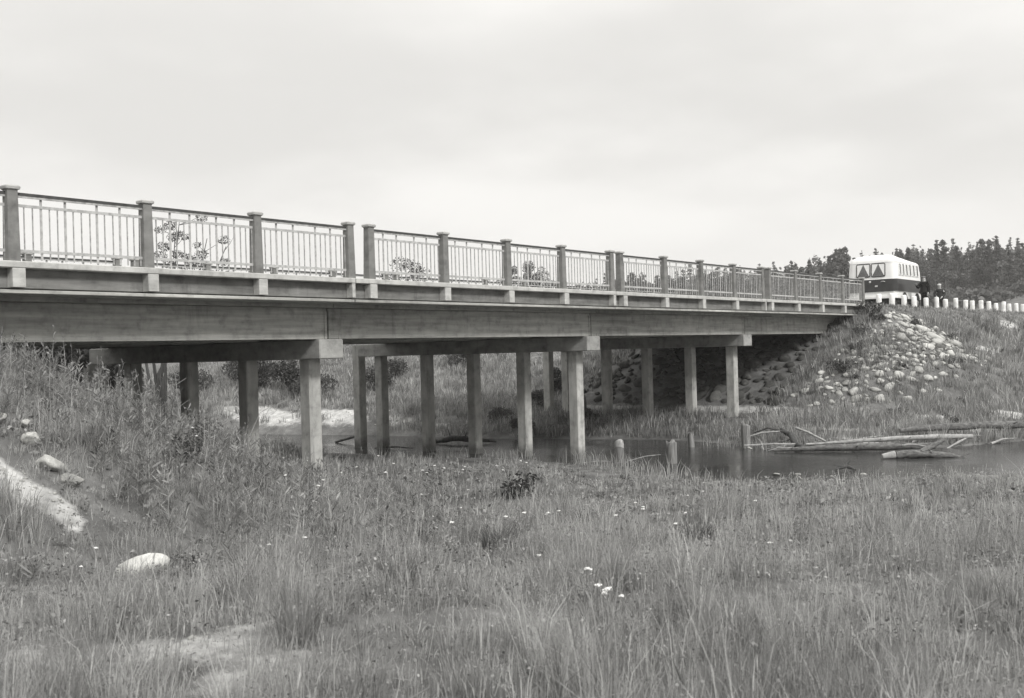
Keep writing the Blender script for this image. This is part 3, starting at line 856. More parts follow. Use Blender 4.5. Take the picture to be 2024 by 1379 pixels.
def rock(name, x, y, r_, seed, label, cat='rock', sc=(1, 1, 1), rz=0, sink=.3, mat=None, group=None):
    me_ = stone_mesh(seed, .7, 3, mat or M['stone'], .25)
    o = link(name, me_, loc=(x, y, max(H(x, y), -.02) + r_ * sc[2] * (.7 - sink * 1.4)), rot=(random.gauss(0, .1), random.gauss(0, .1), rz), scale=(r_ * sc[0], r_ * sc[1], r_ * sc[2]))
    return tag(o, label, cat, group)
rock('boulder', 5.50, 8.93, .26, 91, 'large smooth white boulder lying in the meadow grass', 'boulder', (1.12, .8, .85), math.radians(-42), .2, M['boulder'])
for x, y, r_, sd, lb in ((5.75, 12.35, .15, 3, 'grey rock at the top of the sandy strip, above two paler rocks'), (6.02, 11.95, .15, 5, 'pale angular rock by the sandy strip, highest of the tumbled ones'),
                         (5.92, 11.35, .17, 9, 'round grey rock half in shade midway down the sandy strip'), (5.95, 10.95, .13, 12, 'lowest small pale rock tumbled beside the sandy strip'),
                         (6.15, 12.35, .10, 14, 'small white stone behind the tumbled rocks at the bank top')):
    rock('rock', x, y, r_, sd, lb, 'rock', (1.15, .9, .95), sd, .12, None, 'rocks tumbled beside the sandy strip')
rock('rock', 24.9, 11.2, .16, 21, 'pale flat stone at the near water edge below the log', 'rock', (1.6, .9, .5), .4, .3, None, 'stones at the near water edge')
rock('rock', 25.2, 10.75, .10, 22, 'small pale stone right of the flat stone at the water edge', 'rock', (1.2, .9, .7), .9, .3, None, 'stones at the near water edge')
rock('rock', 25.9, 9.3, .09, 23, 'small white stone at the water edge, farther right on the gravel', 'rock', (1.2, .9, .7), 1.9, .3, None, 'stones at the near water edge')
rock('rock', 30.86, 14.75, .11, 25, 'small rounded pale stone at the foot of the tall stump', 'rock', (1.1, .9, .7), 2.1, .3)

bm_ = bmesh.new(); bmesh.ops.create_icosphere(bm_, subdivisions=1, radius=1.0); PV = np.array([tuple(v_.co) for v_ in bm_.verts]); PF = np.array([[v_.index for v_ in f.verts] for f in bm_.faces]); bm_.free()
sp = []
for (x, y, rx, ry, s) in SPOTS:
    n_ = int((40 if x > 20 else 240) * rx * ry); sp.append(np.stack([x + RNG.normal(0, rx * .6, n_), y + RNG.normal(0, ry * .6, n_)], -1))
for i in range(len(PATH) - 1): sp.append(PATH[i] + (PATH[i + 1] - PATH[i]) * RNG.uniform(0, 1, (60, 1)) + RNG.normal(0, .12, (60, 2)))
fill = np.concatenate([np.stack([RNG.normal(46.0, 1.25, 600), RNG.normal(13.5, .85, 600)], -1), np.stack([RNG.normal(43.0, 1.3, 250), RNG.normal(14.0, .9, 250)], -1)])
sp.append(fill); sp = np.concatenate(sp); n_ = len(sp); near_ = np.clip(np.hypot(sp[:, 0], sp[:, 1]) / 14, .45, 2.2)
sz = RNG.lognormal(-4.3, .55, n_) * np.minimum(near_, 1.6)
sz[-850:] = RNG.lognormal(-2.75, .4, 850); sc3 = np.stack([sz, sz * RNG.uniform(.6, 1, n_), sz * RNG.uniform(.4, .8, n_)], -1)
an = RNG.uniform(0, 6.28, n_); V_ = PV[None] * sc3[:, None] * RNG.uniform(.8, 1.2, (n_, len(PV), 1))
rx_ = V_[..., 0] * np.cos(an)[:, None] - V_[..., 1] * np.sin(an)[:, None]; ry_ = V_[..., 0] * np.sin(an)[:, None] + V_[..., 1] * np.cos(an)[:, None]
V_ = np.stack([rx_ + sp[:, :1], ry_ + sp[:, 1:], V_[..., 2] + np.maximum(height(sp[:, 0], sp[:, 1]), 0)[:, None]], -1).reshape(-1, 3)
F_ = (PF[None] + (np.arange(n_) * len(PV))[:, None, None]).reshape(-1)
k_ = (n_ - 850) * len(PV); kf = (n_ - 850) * len(PF)
tag(link('gravel', fast_mesh('gravel', V_[:k_], F_[:kf * 3], np.full(kf, 3), M['stone'])), 'pebbles scattered over the bare sandy patches', kind='stuff')
tag(link('rubble', fast_mesh('rubble', V_[k_:], F_[kf * 3:] - k_, np.full(850 * len(PF), 3), M['rubble'])), 'small dark stones wedged between the facing stones', kind='stuff')

# ------------------------------------------------------------------ old timber piles standing in the river
def stub(x, y, r_, h, label, seed, lean=(0, 0), split=False):
    rg_ = random.Random(seed); t = MB(); n_ = 14; rings = []
    for k, z in enumerate((-.9, -.2, .0, h * .35, h * .7, h * .92)):
        f = (z + .9) / (h + .9)
        rings.append([(lean[0] * f + r_ * (1.06 - .1 * f) * (1 + .08 * math.sin(3 * a + seed) + .05 * math.sin(7 * a + seed)) * math.cos(a),
                       lean[1] * f + r_ * (1.06 - .1 * f) * (1 + .08 * math.sin(3 * a + seed) + .05 * math.sin(7 * a + seed)) * math.sin(a), z) for a in [2 * math.pi * j / n_ for j in range(n_)]])
    rings.append([(p[0] * .97, p[1] * .97, h + rg_.uniform(-.10, .05) - (.18 if split and 4 < j < 8 else 0)) for j, p in enumerate(rings[-1])])
    rings.append([(p[0] * .45, p[1] * .45, h - .03 + rg_.uniform(-.05, .03)) for p in rings[-1]])
    t.loft(rings)
    o = t.obj('pile_stub', M['wood'], loc=(x, y, 0))
    if seed != 1: return tag(o, label, 'wooden pile', 'old timber piles in the river')
    k_ = MB(); rr_ = [[(lean[0] + r_ * f * math.cos(a) * (1 + .1 * math.sin(3 * a + seed)), lean[1] + r_ * f * math.sin(a) * (1 + .1 * math.sin(3 * a + seed)), h + dz + .03 * math.sin(2 * a + seed)) for a in [2 * math.pi * j / n_ for j in range(n_)]] for f, dz in ((1.06, -.16), (1.07, -.05), (.9, .03), (.4, .045))]
    k_.loft(rr_); k_.obj('weathered_top', M['wood_top'], o)
    return tag(o, label, 'wooden pile', 'old timber piles in the river')
stub(25.6, 16.3, .13, .62, 'old round pile stub with pale knob top, nearest to the bridge column', 1, (.0, .03))
stub(26.1, 14.9, .155, .64, 'broad split timber pile with jagged top standing in open water', 2, (.02, 0), True)
stub(30.5, 16.6, .10, .50, 'short pale leaning pile stub near the far bank of the river', 3, (.05, .1))
stub(30.9, 14.9, .15, .78, 'tall weathered pile standing in weeds at the far water edge', 4)
stub(38.0, 25.9, .13, 1.25, 'thin dark leaning post beyond the bridge columns', 5, (-.12, .1))

# ------------------------------------------------------------------ driftwood on the far bank
def log(name, pts, rads, mat, label, cat='log', n=10, jit=.13, twigs=(), group='driftwood on the far bank'):
    o0 = Vector(pts[0]); t = MB()
    if len(pts) > 2:                                          # resample with a little crook
        P_ = [Vector(p) for p in pts]; q_, r2_ = [], []
        for i_ in range(len(P_) - 1):
            for f_ in (0, .33, .67):
                w_ = rads[i_] * (1 - f_) + rads[i_ + 1] * f_; q_.append(P_[i_].lerp(P_[i_ + 1], f_) + Vector((random.gauss(0, .12), random.gauss(0, .12), random.gauss(0, .12))) * w_ * (1 if f_ else 0)); r2_.append(w_ * random.uniform(.85, 1.0))
        pts, rads = q_ + [P_[-1]], r2_ + [rads[-1] * .9]
        if cat == 'log':
            for _ in range(5):                                # broken branch stubs
                i_ = random.randrange(2, len(pts) - 1); d_ = Vector((random.gauss(0, 1), random.gauss(0, 1), random.uniform(.1, 1))).normalized() * random.uniform(.12, .3)
                twigs = list(twigs) + [([pts[i_], Vector(pts[i_]) + d_], [rads[i_] * .3, rads[i_] * .15])]
    t.tube([Vector(p) - o0 for p in pts], rads, n, True, jit)
    for tp, trd in twigs: t.tube([Vector(p) - o0 for p in tp], trd, 6)
    o = t.obj(name, mat, loc=tuple(o0)); return tag(o, label, cat, group)
log('log', [(30.05, 13.55, .05), (30.35, 12.9, .10), (30.9, 11.8, .13), (31.5, 10.6, .15), (32.2, 9.4, .16)], [.04, .08, .11, .12, .11], M['log'], 'dark waterlogged log floating along the far water edge')
log('log', [(31.2, 13.0, .16), (31.9, 11.9, .22), (32.7, 10.7, .30), (33.6, 9.7, .30), (34.4, 8.9, .27)], [.03, .06, .085, .09, .08], M['wood_pale'], 'pale stripped trunk lying behind the floating log')
log('log', [(33.7, 10.9, .45), (34.9, 9.7, .52), (36.2, 8.7, .50), (37.6, 7.5, .46), (39, 6.2, .42)], [.08, .12, .13, .14, .13], M['log'], 'long grey trunk running out of frame along the muddy bank')
lg = log('forked_log', [(29.75, 9.75, .10), (29.95, 9.45, .12), (30.3, 9.0, .11), (30.5, 8.6, .06), (30.7, 8.15, -.01)], [.11, .135, .125, .09, .04], M['log'], 'thick forked log with pale sawn end lying in the water', twigs=[([(30.1, 9.3, .12), (30.6, 8.95, .32), (30.85, 8.75, .47)], [.075, .08, .065]), ([(30.65, 8.25, .02), (30.75, 8.0, .12)], [.02, .01]), ([(30.78, 8.8, .42), (30.76, 8.86, .66)], [.012, .004])])
mbx = MB(); mbx.tube([(-.28, .30, -.03), (-.02, .03, .005)], [.075, .115], 10, True, .1); mbx.obj('sawn_end', M['wood_pale'], lg)
log('branch', [(31.75, 13.55, .62), (31.72, 13.1, .48), (31.72, 12.55, .22)], [.045, .04, .03], M['wood_pale'], 'straight pale branch slanting down onto the stripped trunk', 'branch')
log('stick', [(31.75, 12.15, .05), (31.78, 12.12, .72)], [.03, .022], M['wood_pale'], 'pale stick standing upright among the driftwood', 'stick')
log('root_snag', [(31.95, 14.15, .55), (31.7, 13.75, .42), (31.3, 13.4, .16), (31.1, 13.05, .06)], [.05, .09, .11, .06], M['bark'], 'dark curved root snag beside the driftwood logs', 'root', twigs=[([(31.7, 13.75, .45), (31.75, 14.5, .6), (31.7, 15.0, .42)], [.05, .03, .015]), ([(31.5, 13.6, .3), (31.2, 13.9, .2), (31.0, 14.4, .1)], [.04, .03, .01])])
log('branch', [(31.2, 15.1, .30), (31.5, 14.6, .46), (31.65, 14.05, .50)], [.02, .035, .03], M['wood_pale'], 'thin pale branch arching left of the root snag', 'branch')
log('branch', [(30.75, 14.4, .14), (30.95, 13.9, .16), (31.2, 13.3, .15)], [.025, .04, .04], M['wood_pale'], 'short pale branch lying under the root snag at the waterline', 'branch')
log('branch', [(30.2, 13.85, .0), (30.25, 13.5, .12), (30.35, 13.0, .13)], [.015, .03, .02], M['wood_pale'], 'small crooked branch in the water before the floating log', 'branch')
log('branch', [(31.1, 10.0, .24), (31.15, 9.7, .27), (31.3, 9.2, .2)], [.03, .03, .012], M['wood_pale'], 'bare branch resting across the right end of the floating log', 'branch')
log('branch', [(25.05, 16.0, -.05), (25.15, 15.75, .13), (25.35, 15.35, .25), (25.6, 14.95, .30)], [.012, .018, .016, .008], M['wood_pale'], 'bent bare branch rising from the water between two pile stubs', 'branch', group='branches in the river')
log('branch', [(25.2, 17.35, .0), (25.4, 16.95, .04), (25.55, 16.6, .03)], [.012, .022, .012], M['wood_pale'], 'thin branch floating between the column and the round pile stub', 'branch', group='branches in the river')
log('branch', [(27.1, 30.2, .02), (27.7, 29.2, .32)], [.04, .05], M['bark'], 'dark branch slanting out of the water behind the bridge columns', 'branch', group='branches in the river')
log('branch', [(26.0, 26.9, .02), (26.1, 26.0, .08), (26.2, 25.2, .05)], [.02, .035, .015], M['bark'], 'dark drift branch caught between two far columns', 'branch', group='branches in the river')
log('snag', [(28.1, 26.0, .05), (28.4, 25.4, .2), (28.7, 24.6, .16), (29.2, 23.9, .06)], [.06, .12, .10, .03], M['bark'], 'dark tangled snag in the river under the bridge', 'snag', twigs=[([(28.4, 25.4, .2), (28.5, 25.6, .5)], [.04, .01]), ([(28.6, 24.9, .2), (28.5, 24.7, .45)], [.03, .01]), ([(28.2, 25.8, .1), (27.9, 26.3, .3)], [.04, .01])], group='branches in the river')
log('driftwood', [(26.35, 10.2, .03), (26.5, 9.95, .12), (26.6, 9.75, .02)], [.03, .06, .03], M['bark'], 'small dark snag on the near gravel edge', 'driftwood', twigs=[([(26.5, 9.95, .12), (26.52, 9.85, .28)], [.03, .01]), ([(26.5, 9.95, .1), (26.3, 10.25, .15)], [.025, .01])])

rs_ = random.Random(17)
stk = [(31.3, 12.6, .35), (31.6, 11.9, .3), (32.3, 11.2, .38), (32.9, 10.6, .4), (33.4, 10.4, .42), (34.2, 9.9, .45), (32.1, 12.4, .3), (33.0, 11.8, .35), (31.0, 13.6, .25), (34.8, 9.4, .45), (35.4, 8.2, .35), (33.8, 9.2, .3), (30.9, 14.2, .2), (32.6, 10.0, .3)]
for k, (x, y, z) in enumerate(stk):
    a = math.radians(-52 + rs_.gauss(0, 28)); L_ = rs_.uniform(.7, 1.9); z = max(H(x, y), 0) + .06; d = Vector((math.cos(a) * L_, math.sin(a) * L_, rs_.gauss(.05, .12)))
    p0 = Vector((x, y, z)); log('drift_stick', [p0 - d * .5, p0 + Vector((rs_.gauss(0, .05), rs_.gauss(0, .05), .06)), p0 + d * .5], [rs_.uniform(.02, .05), rs_.uniform(.02, .045), .012], M[rs_.choice(('log', 'wood_pale', 'bark'))],
        'thin stick tangled among the driftwood logs', 'stick', 6, .15, group='sticks tangled in the driftwood')

# ------------------------------------------------------------------ grass
class Blades:
    def __init__(self): self.co = []; self.t = []
    def add(self, P, Ht, W, az, lean, tint, side=None):
        n_ = len(P); P = np.asarray(P, float)
        d = np.stack([np.cos(az), np.sin(az), np.zeros(n_)], -1)
        if side is None: side = az + RNG.uniform(-1.2, 1.2, n_) + math.pi / 2
        s = np.stack([np.cos(side), np.sin(side), np.zeros(n_)], -1) * (W / 2)[:, None]
        up = np.array([0, 0, 1.0])
        mid = P + up * (Ht * .55)[:, None] + d * (Ht * lean * .28)[:, None]
        tip = P + up * (Ht * (1 - .35 * lean * lean))[:, None] + d * (Ht * lean)[:, None]
        c = np.stack([P - s, P + s, mid - s * .8, mid + s * .8, tip], 1)
        self.co.append(c.reshape(-1, 3)); self.t.append(np.repeat(tint, 5))
    def raw(self, P, T, W, tint):
        """straight thin blade from P to T"""
        n_ = len(P); d = T - P; r_ = RNG.normal(size=(n_, 3)); s = np.cross(d, r_); s /= (np.linalg.norm(s, axis=1)[:, None] + 1e-9); s *= (W / 2)[:, None]
        mid = P + d * .55
        c = np.stack([P - s * .5, P + s * .5, mid - s, mid + s, T], 1)
        self.co.append(c.reshape(-1, 3)); self.t.append(np.repeat(tint, 5))
    def obj(self, name, mat, parent=None, loc=None):
        co = np.concatenate(self.co); t = np.concatenate(self.t); n_ = len(co) // 5
        b = (np.arange(n_) * 5)[:, None]
        f = np.concatenate([b + np.array([[0, 1, 3, 2]]), b + np.array([[2, 3, 4]])], 1)
        if loc is not None: co = co - np.array(loc)
        me_ = fast_mesh(name, co, f.ravel(), np.tile([4, 3], n_), mat, {'tint': np.clip(t, 0, 1)})
        return link(name, me_, parent, loc=loc)

def tufts(bl, X, Y, per, hm, wm, spread, tintf, hvar=.35, wind=(0.5, .2)):
    """grass tufts at X,Y (arrays): per blades each, splaying from the centre"""
    n_ = len(X); Z = height(X, Y)
    idx = np.repeat(np.arange(n_), per); m_ = len(idx)
    a = RNG.uniform(0, 2 * np.pi, m_); r_ = spread[idx] * np.sqrt(RNG.uniform(0, 1, m_))
    px = X[idx] + np.cos(a) * r_; py = Y[idx] + np.sin(a) * r_
    P = np.stack([px, py, Z[idx] - .02], -1)
    th = RNG.lognormal(0, .3, n_)
    Ht = hm[idx] * th[idx] * RNG.uniform(1 - hvar, 1 + hvar, m_)
    lean = np.clip(np.abs(RNG.normal(.22, .22, m_)) + .25 * r_ / np.maximum(spread[idx], .01) * .8, 0, 1.0)
    az = a + RNG.normal(0, .5, m_)
    az = np.arctan2(np.sin(az) + wind[1] * 1.0, np.cos(az) + wind[0] * 1.0)
    tt = RNG.normal(0, .14, n_)
    t = tintf[idx] + tt[idx] + RNG.normal(0, .07, m_)
    t = np.where(RNG.uniform(0, 1, m_) < .09, t + .35, t)
    bl.add(P, Ht, wm[idx] * RNG.uniform(.6, 1.4, m_), az, lean, t)

def pol(n_, r0, r1, a0, a1, dens):
    """rejection sample in polar coordinates: dens(r) tufts per square metre"""
    rr_ = np.linspace(r0, r1, 400); w = dens(rr_) * rr_; c = np.cumsum(w); tot = np.trapezoid(w, rr_) * math.radians(a1 - a0) if hasattr(np, 'trapezoid') else np.trapz(w, rr_) * math.radians(a1 - a0)
    k = int(tot); u = RNG.uniform(0, 1, k); r_ = np.interp(u, c / c[-1], rr_); a = np.radians(RNG.uniform(a0, a1, k))
    return r_ * np.cos(a), r_ * np.sin(a), r_

def patch(X, Y):      # species patches: some lusher and darker, some drier and paler
    return .5 + .22 * wob(X, Y, .9, 4.) + .16 * wob(X, Y, 2.3, 1.) + .10 * wob(X, Y, 5.5, .4)
def is_under(X, Y): return (Y > np.where(X > 37, 17.5, 17.0)) & (Y < 26.8)
def e1part(X, Y):
    dx = np.maximum(0, X - 5.0) / 2; dy = np.maximum(0, 15.9 - Y) / 2
    return 4.85 - np.sqrt(dx * dx + dy * dy)

bl = Blades()
X, Y, R_ = pol(0, 2.4, 33, 3, 75, lambda r_: 300 / (1 + (r_ / 7.0) ** 1.35))
xb = np.interp(Y, NB[:, 0], NB[:, 1])
keep = (X < xb - .1 + RNG.normal(0, .25, len(X)) - np.where(Y < 12, .8, 0)) & (RNG.uniform(0, 1, len(X)) > bare(X, Y) * .92 + .05)
keep &= ~(is_under(X, Y) & (RNG.uniform(0, 1, len(X)) < .6)) & (Y < 30)
X, Y, R_ = X[keep], Y[keep], R_[keep]
pt = patch(X, Y); lod = np.clip(R_ / 9, 1, 2.6)
shore = np.clip((xb[keep] - X) / 7, np.where(Y < 13, .62, .38), 1)
hm = (.06 + .22 * np.clip(.75 * wob(X, Y, 1.3, 2.2) + .5 * wob(X, Y, 3.1, 5.) + .36, 0, 1) ** 1.2) * shore * np.where(RNG.uniform(0, 1, len(X)) < .12, 1.6, 1)
tufts(bl, X, Y, 11, hm, .0042 * lod, .045 + .01 * lod, .10 + .76 * pt)
X3, Y3, R3 = [np.concatenate(q_) for q_ in zip(pol(0, 1.5, 34, -28, 3, lambda r_: 70 / (1 + (r_ / 6.0) ** 1.3)), pol(0, 1.2, 20, 75, 150, lambda r_: 70 / (1 + (r_ / 6.0) ** 1.3)))]
xb3 = np.interp(Y3, NB[:, 0], NB[:, 1]); kk = (X3 < xb3 - .5) & (RNG.uniform(0, 1, len(X3)) > bare(X3, Y3)) & ~is_under(X3, Y3); X3, Y3, R3 = X3[kk], Y3[kk], R3[kk]
tufts(bl, X3, Y3, 10, .08 + .2 * np.clip(wob(X3, Y3, 1.3, 2.2) + .45, 0, 1), .008 * np.clip(R3 / 9, 1, 2.6), np.full(len(X3), .08), .10 + .76 * patch(X3, Y3))
# scattered taller flowering stems with pale seed heads
sel = RNG.uniform(0, 1, len(X)) < .07
xs_, ys_ = X[sel], Y[sel]; zs_ = height(xs_, ys_); k = len(xs_); hh_ = RNG.uniform(.28, .52, k) * shore[sel] * np.where(R_[sel] < 7, .8, 1)
la = RNG.uniform(0, 6.28, k); T = np.stack([xs_ + np.cos(la) * hh_ * .15 + .06, ys_ + np.sin(la) * hh_ * .15, zs_ + hh_], -1); P = np.stack([xs_, ys_, zs_], -1)
bl.raw(P, T, .0035 * lod[sel], RNG.uniform(.45, .9, k))
bl.raw(T - (T - P) * .2, T + (T - P) * .05, .0055 * lod[sel], RNG.uniform(.5, .95, k))
# bent, fallen and dead stems lying between the tufts
sel = RNG.uniform(0, 1, len(X)) < .05
xs_, ys_ = X[sel], Y[sel]; zs_ = height(xs_, ys_); k = len(xs_); la = RNG.uniform(0, 6.28, k); L_ = RNG.uniform(.1, .3, k)
P = np.stack([xs_, ys_, zs_ + RNG.uniform(.02, .12, k)], -1); T = P + np.stack([np.cos(la) * L_, np.sin(la) * L_, RNG.uniform(-.02, .14, k)], -1)
bl.raw(P, T, .004 * lod[sel], RNG.uniform(.4, .85, k))
tag(bl.obj('meadow_grass', M['grass']), 'rough meadow grass running from the camera down to the river', kind='stuff')

# low broad-leaved herbs, clover and litter between the tufts
X2, Y2, R2 = pol(0, 2.6, 26, 6, 73, lambda r_: 330 / (1 + (r_ / 6.0) ** 1.5))
xb2 = np.interp(Y2, NB[:, 0], NB[:, 1]); pz = wob(X2, Y2, 2.6, 5.) + .6 * wob(X2, Y2, 6.5, 2.)
keep = (X2 < xb2 - .8) & (RNG.uniform(0, 1, len(X2)) < np.clip(.30 + .55 * pz, .03, 1)) & (RNG.uniform(0, 1, len(X2)) > bare(X2, Y2)) & ~is_under(X2, Y2)
X2, Y2, R2 = X2[keep], Y2[keep], R2[keep]; nl = 9; idx = np.repeat(np.arange(len(X2)), nl); k = len(idx); sp_ = .07
lx2 = X2[idx] + RNG.normal(0, sp_, k); ly2 = Y2[idx] + RNG.normal(0, sp_, k); lz2 = height(X2, Y2)[idx] + .02 + np.abs(RNG.normal(0, .075, k))
HERB = (np.stack([lx2, ly2, lz2], -1), .019 * np.clip(R2[idx] / 6, .8, 3.2) * RNG.uniform(.6, 1.5, k), .52 + RNG.normal(0, .2, len(X2))[idx] + RNG.normal(0, .12, k))

# ------------------------------------------------------------------ grass on the far bank and embankment
bl = Blades()
X, Y, R_ = pol(0, 28, 82, -6, 72, lambda r_: 25 * np.exp(-((r_ - 28) / 38)))
xf = np.interp(Y, FB[:, 0], FB[:, 1]); xb = np.interp(Y, NB[:, 0], NB[:, 1])
keep = ((X > xf + .25 + np.where(Y > 31, .45, 0)) | ((Y > 27) & (X < xb - .2))) & (RNG.uniform(0, 1, len(X)) > bare(X, Y) * 1.02)
keep &= ~(is_under(X, Y) & ((X > 37.3) | (RNG.uniform(0, 1, len(X)) < .35))) & ~((Y > 16.9) & (Y < 28) & (X > 46))
X, Y, R_ = X[keep], Y[keep], R_[keep]
stony = np.zeros(len(X), bool)
sd = np.maximum(1.35 * np.exp(-(((X - 46.0) / 2.2) ** 2 + ((Y - 13.5) / 1.5) ** 2) ** 2), .45 * np.exp(-(((X - 42.6) / 2.4) ** 2 + ((Y - 14.0) / 1.9) ** 2)))
keep = RNG.uniform(0, 1, len(X)) > sd * .74
X, Y, R_ = X[keep], Y[keep], R_[keep]
crest = np.where((X > 46) & (Y > 14.6), .45, 1.0)
tufts(bl, X, Y, 9, (.20 + .2 * np.clip(wob(X, Y, .8, 1.2) * .7 + .5, 0, 1)) * crest, .024 * np.clip(R_ / 40, .8, 1.6), np.full(len(X), .2), .10 + .50 * patch(X, Y))
tag(bl.obj('bank_grass', M['grass']), 'shaggy grass on the far bank and road embankment', kind='stuff')

# ------------------------------------------------------------------ tall weeds on the bank at the left
def weed_stand(bl, lf, X, Y, h0, h1, nleaf, lsize):
    n_ = len(X); Z = height(X, Y); hh_ = RNG.uniform(h0, h1, n_); la = RNG.uniform(0, 6.28, n_); ln = np.abs(RNG.normal(.12, .12, n_))
    P = np.stack([X, Y, Z], -1); T = P + np.stack([np.cos(la) * ln * hh_ + .05, np.sin(la) * ln * hh_, hh_], -1)
    bl.raw(P, T, np.full(n_, .007), RNG.uniform(.35, .9, n_))
    idx = np.repeat(np.arange(n_), nleaf); f = RNG.uniform(.12, 1.0, len(idx)); Q = P[idx] + (T - P)[idx] * f[:, None]
    a = RNG.uniform(0, 6.28, len(idx)); L = lsize * RNG.uniform(.5, 1.2, len(idx)) * (1.15 - .7 * f); el = RNG.uniform(.35, 1.3, len(idx))
    D = np.stack([np.cos(a) * np.cos(el), np.sin(a) * np.cos(el), np.sin(el)], -1) * L[:, None]
    base = RNG.normal(.5, .16, n_)
    lf.raw(Q, Q + D, np.where(RNG.uniform(0, 1, len(idx)) < .15, .02, .0085) * RNG.uniform(.6, 1.5, len(idx)), base[idx] + RNG.normal(0, .1, len(idx)))
bl, lf = Blades(), Blades()
k = 15000
X = RNG.uniform(2.5, 17, k); Y = RNG.uniform(8.6, 17.4, k)
e = e1part(X, Y) - (height(X, Y) - e1part(X, Y)).clip(0, 9)
den = np.clip((e1part(X, Y) - .35) / 2.2, 0, 1) ** .8 * np.clip(.55 + .6 * wob(X, Y, .9, 3.), .08, 1)
dp = np.min([np.hypot(X - p[0], Y - p[1]) for p in [PATH[i] * (1 - t) + PATH[i + 1] * t for i in range(4) for t in np.linspace(0, 1, 8)]], axis=0)
lowside = (X < 6.2) & (Y < 12.2)
keep = (RNG.uniform(0, 1, k) < den * .36) & (dp > .30) & ~((lowside) & (RNG.uniform(0, 1, k) < .9))
X, Y = X[keep], Y[keep]
tall = np.clip((Y - 9) / 6, .35, 1)
hs = np.where(Y > 15.2, .8, 1.0) * np.interp(X, [4, 6.5, 8, 12, 17], [.7, .85, 1.15, 1.0, .7])
weed_stand(bl, lf, X, Y, .22 * hs, .66 * hs, 30, .17)
sel = RNG.uniform(0, 1, len(X)) < .10
weed_stand(bl, lf, X[sel] + .05, Y[sel], .5 * hs[sel], .95 * hs[sel], 14, .12)
tag(bl.obj('weed_stems', M['grass']), 'dry stems of the tall weeds on the left bank', kind='stuff')
tag(lf.obj('weed_foliage', M['weed']), 'feathery leaves of the tall weeds on the left bank', kind='stuff')
# reeds along the near waterline
bl = Blades()
for (x, y, n_, hh_) in ((24.4, 16.6, 40, .55), (24.7, 17.4, 30, .5), (23.0, 14.4, 60, .55), (22.6, 13.6, 50, .6), (22.2, 12.6, 40, .5), (23.9, 15.6, 50, .45), (24.6, 19.5, 50, .4), (24.8, 22.5, 50, .4), (21.9, 11.6, 40, .45), (30.95, 15.2, 60, .55), (30.9, 14.4, 50, .5), (31.3, 15.9, 60, .5), (36.3, 18.0, 50, .5), (36.2, 19.9, 40, .45)):
    X = x + RNG.normal(0, .3, n_); Y = y + RNG.normal(0, .45, n_); Z = np.maximum(height(X, Y), -.1)
    bl.add(np.stack([X, Y, Z], -1), hh_ * RNG.uniform(.5, 1.25, n_), RNG.uniform(.012, .024, n_), RNG.uniform(0, 6.28, n_), np.abs(RNG.normal(.3, .3, n_)).clip(0, 1), RNG.uniform(.45, .95, n_))
tag(bl.obj('reeds', M['grass']), 'loose reeds along the waterline and round the pile feet', kind='stuff')

# ------------------------------------------------------------------ separate tufts and plants in the meadow
def tuft(x, y, n_, hh_, w, tint, label, lean=.35, rad=.10):
    z = H(x, y); b_ = Blades(); a = RNG.uniform(0, 6.28, n_); r_ = rad * np.sqrt(RNG.uniform(0, 1, n_))
    P = np.stack([x + np.cos(a) * r_, y + np.sin(a) * r_, np.full(n_, z - .02)], -1)
    b_.add(P, hh_ * RNG.uniform(.55, 1.15, n_), w * RNG.uniform(.7, 1.3, n_), a + RNG.normal(0, .4, n_), np.abs(RNG.normal(lean, .2, n_)).clip(0, 1), tint + RNG.normal(0, .12, n_))
    return tag(b_.obj('grass_tuft', M['grass'], loc=(x, y, z)), label, 'grass tuft', 'distinct grass tufts in the meadow')
tuft(4.69, 6.33, 170, .34, .005, .18, 'dark arching grass tuft low down, right of and nearer than the white boulder', .5, .13)
tuft(3.85, 4.65, 150, .46, .005, .24, 'tall dark grass tuft beside bare soil at the bottom edge', .38, .10)
tuft(5.49, 5.47, 150, .42, .005, .26, 'tall upright grass tuft in the middle foreground', .3, .11)
tuft(8.89, 7.30, 260, .42, .008, .14, 'broad spreading grass tuft in mid meadow with dark heart', .6, .16)
tuft(12.5, 8.6, 160, .34, .010, .12, 'dark low grass tuft between the leafy dock and the right meadow', .5, .18)
tuft(9.6, 5.2, 160, .34, .008, .15, 'arched dark grass tuft in the right half of the meadow', .6, .14)

def leaf_cards(C, size, tint, mat, name, parent=None, loc=None, flat=.0, aspect=.6):
    """many small pointed leaves: one rhombus each"""
    n_ = len(C); u = RNG.normal(size=(n_, 3)); u[:, 2] *= (1 - flat); u /= np.linalg.norm(u, axis=1)[:, None]
    v_ = np.cross(u, RNG.normal(size=(n_, 3))); v_ /= np.linalg.norm(v_, axis=1)[:, None]
    s = (size * RNG.uniform(.6, 1.35, n_))[:, None]
    c = np.stack([C - u * s * .5, C + v_ * s * aspect * .5 - u * s * .08, C + u * s * .5, C - v_ * s * aspect * .5 - u * s * .08], 1).reshape(-1, 3)
    if loc is not None: c = c - np.array(loc)
    me_ = fast_mesh(name, c, np.arange(n_ * 4), np.full(n_, 4), mat, {'tint': np.repeat(np.clip(tint, 0, 1), 4)})
    return me_

me_ = leaf_cards(HERB[0], HERB[1], HERB[2], M['weed'], 'meadow_herbs', flat=.35, aspect=.62)
tag(link('meadow_herbs', me_), 'low broad leaves growing between the grass tufts', kind='stuff')

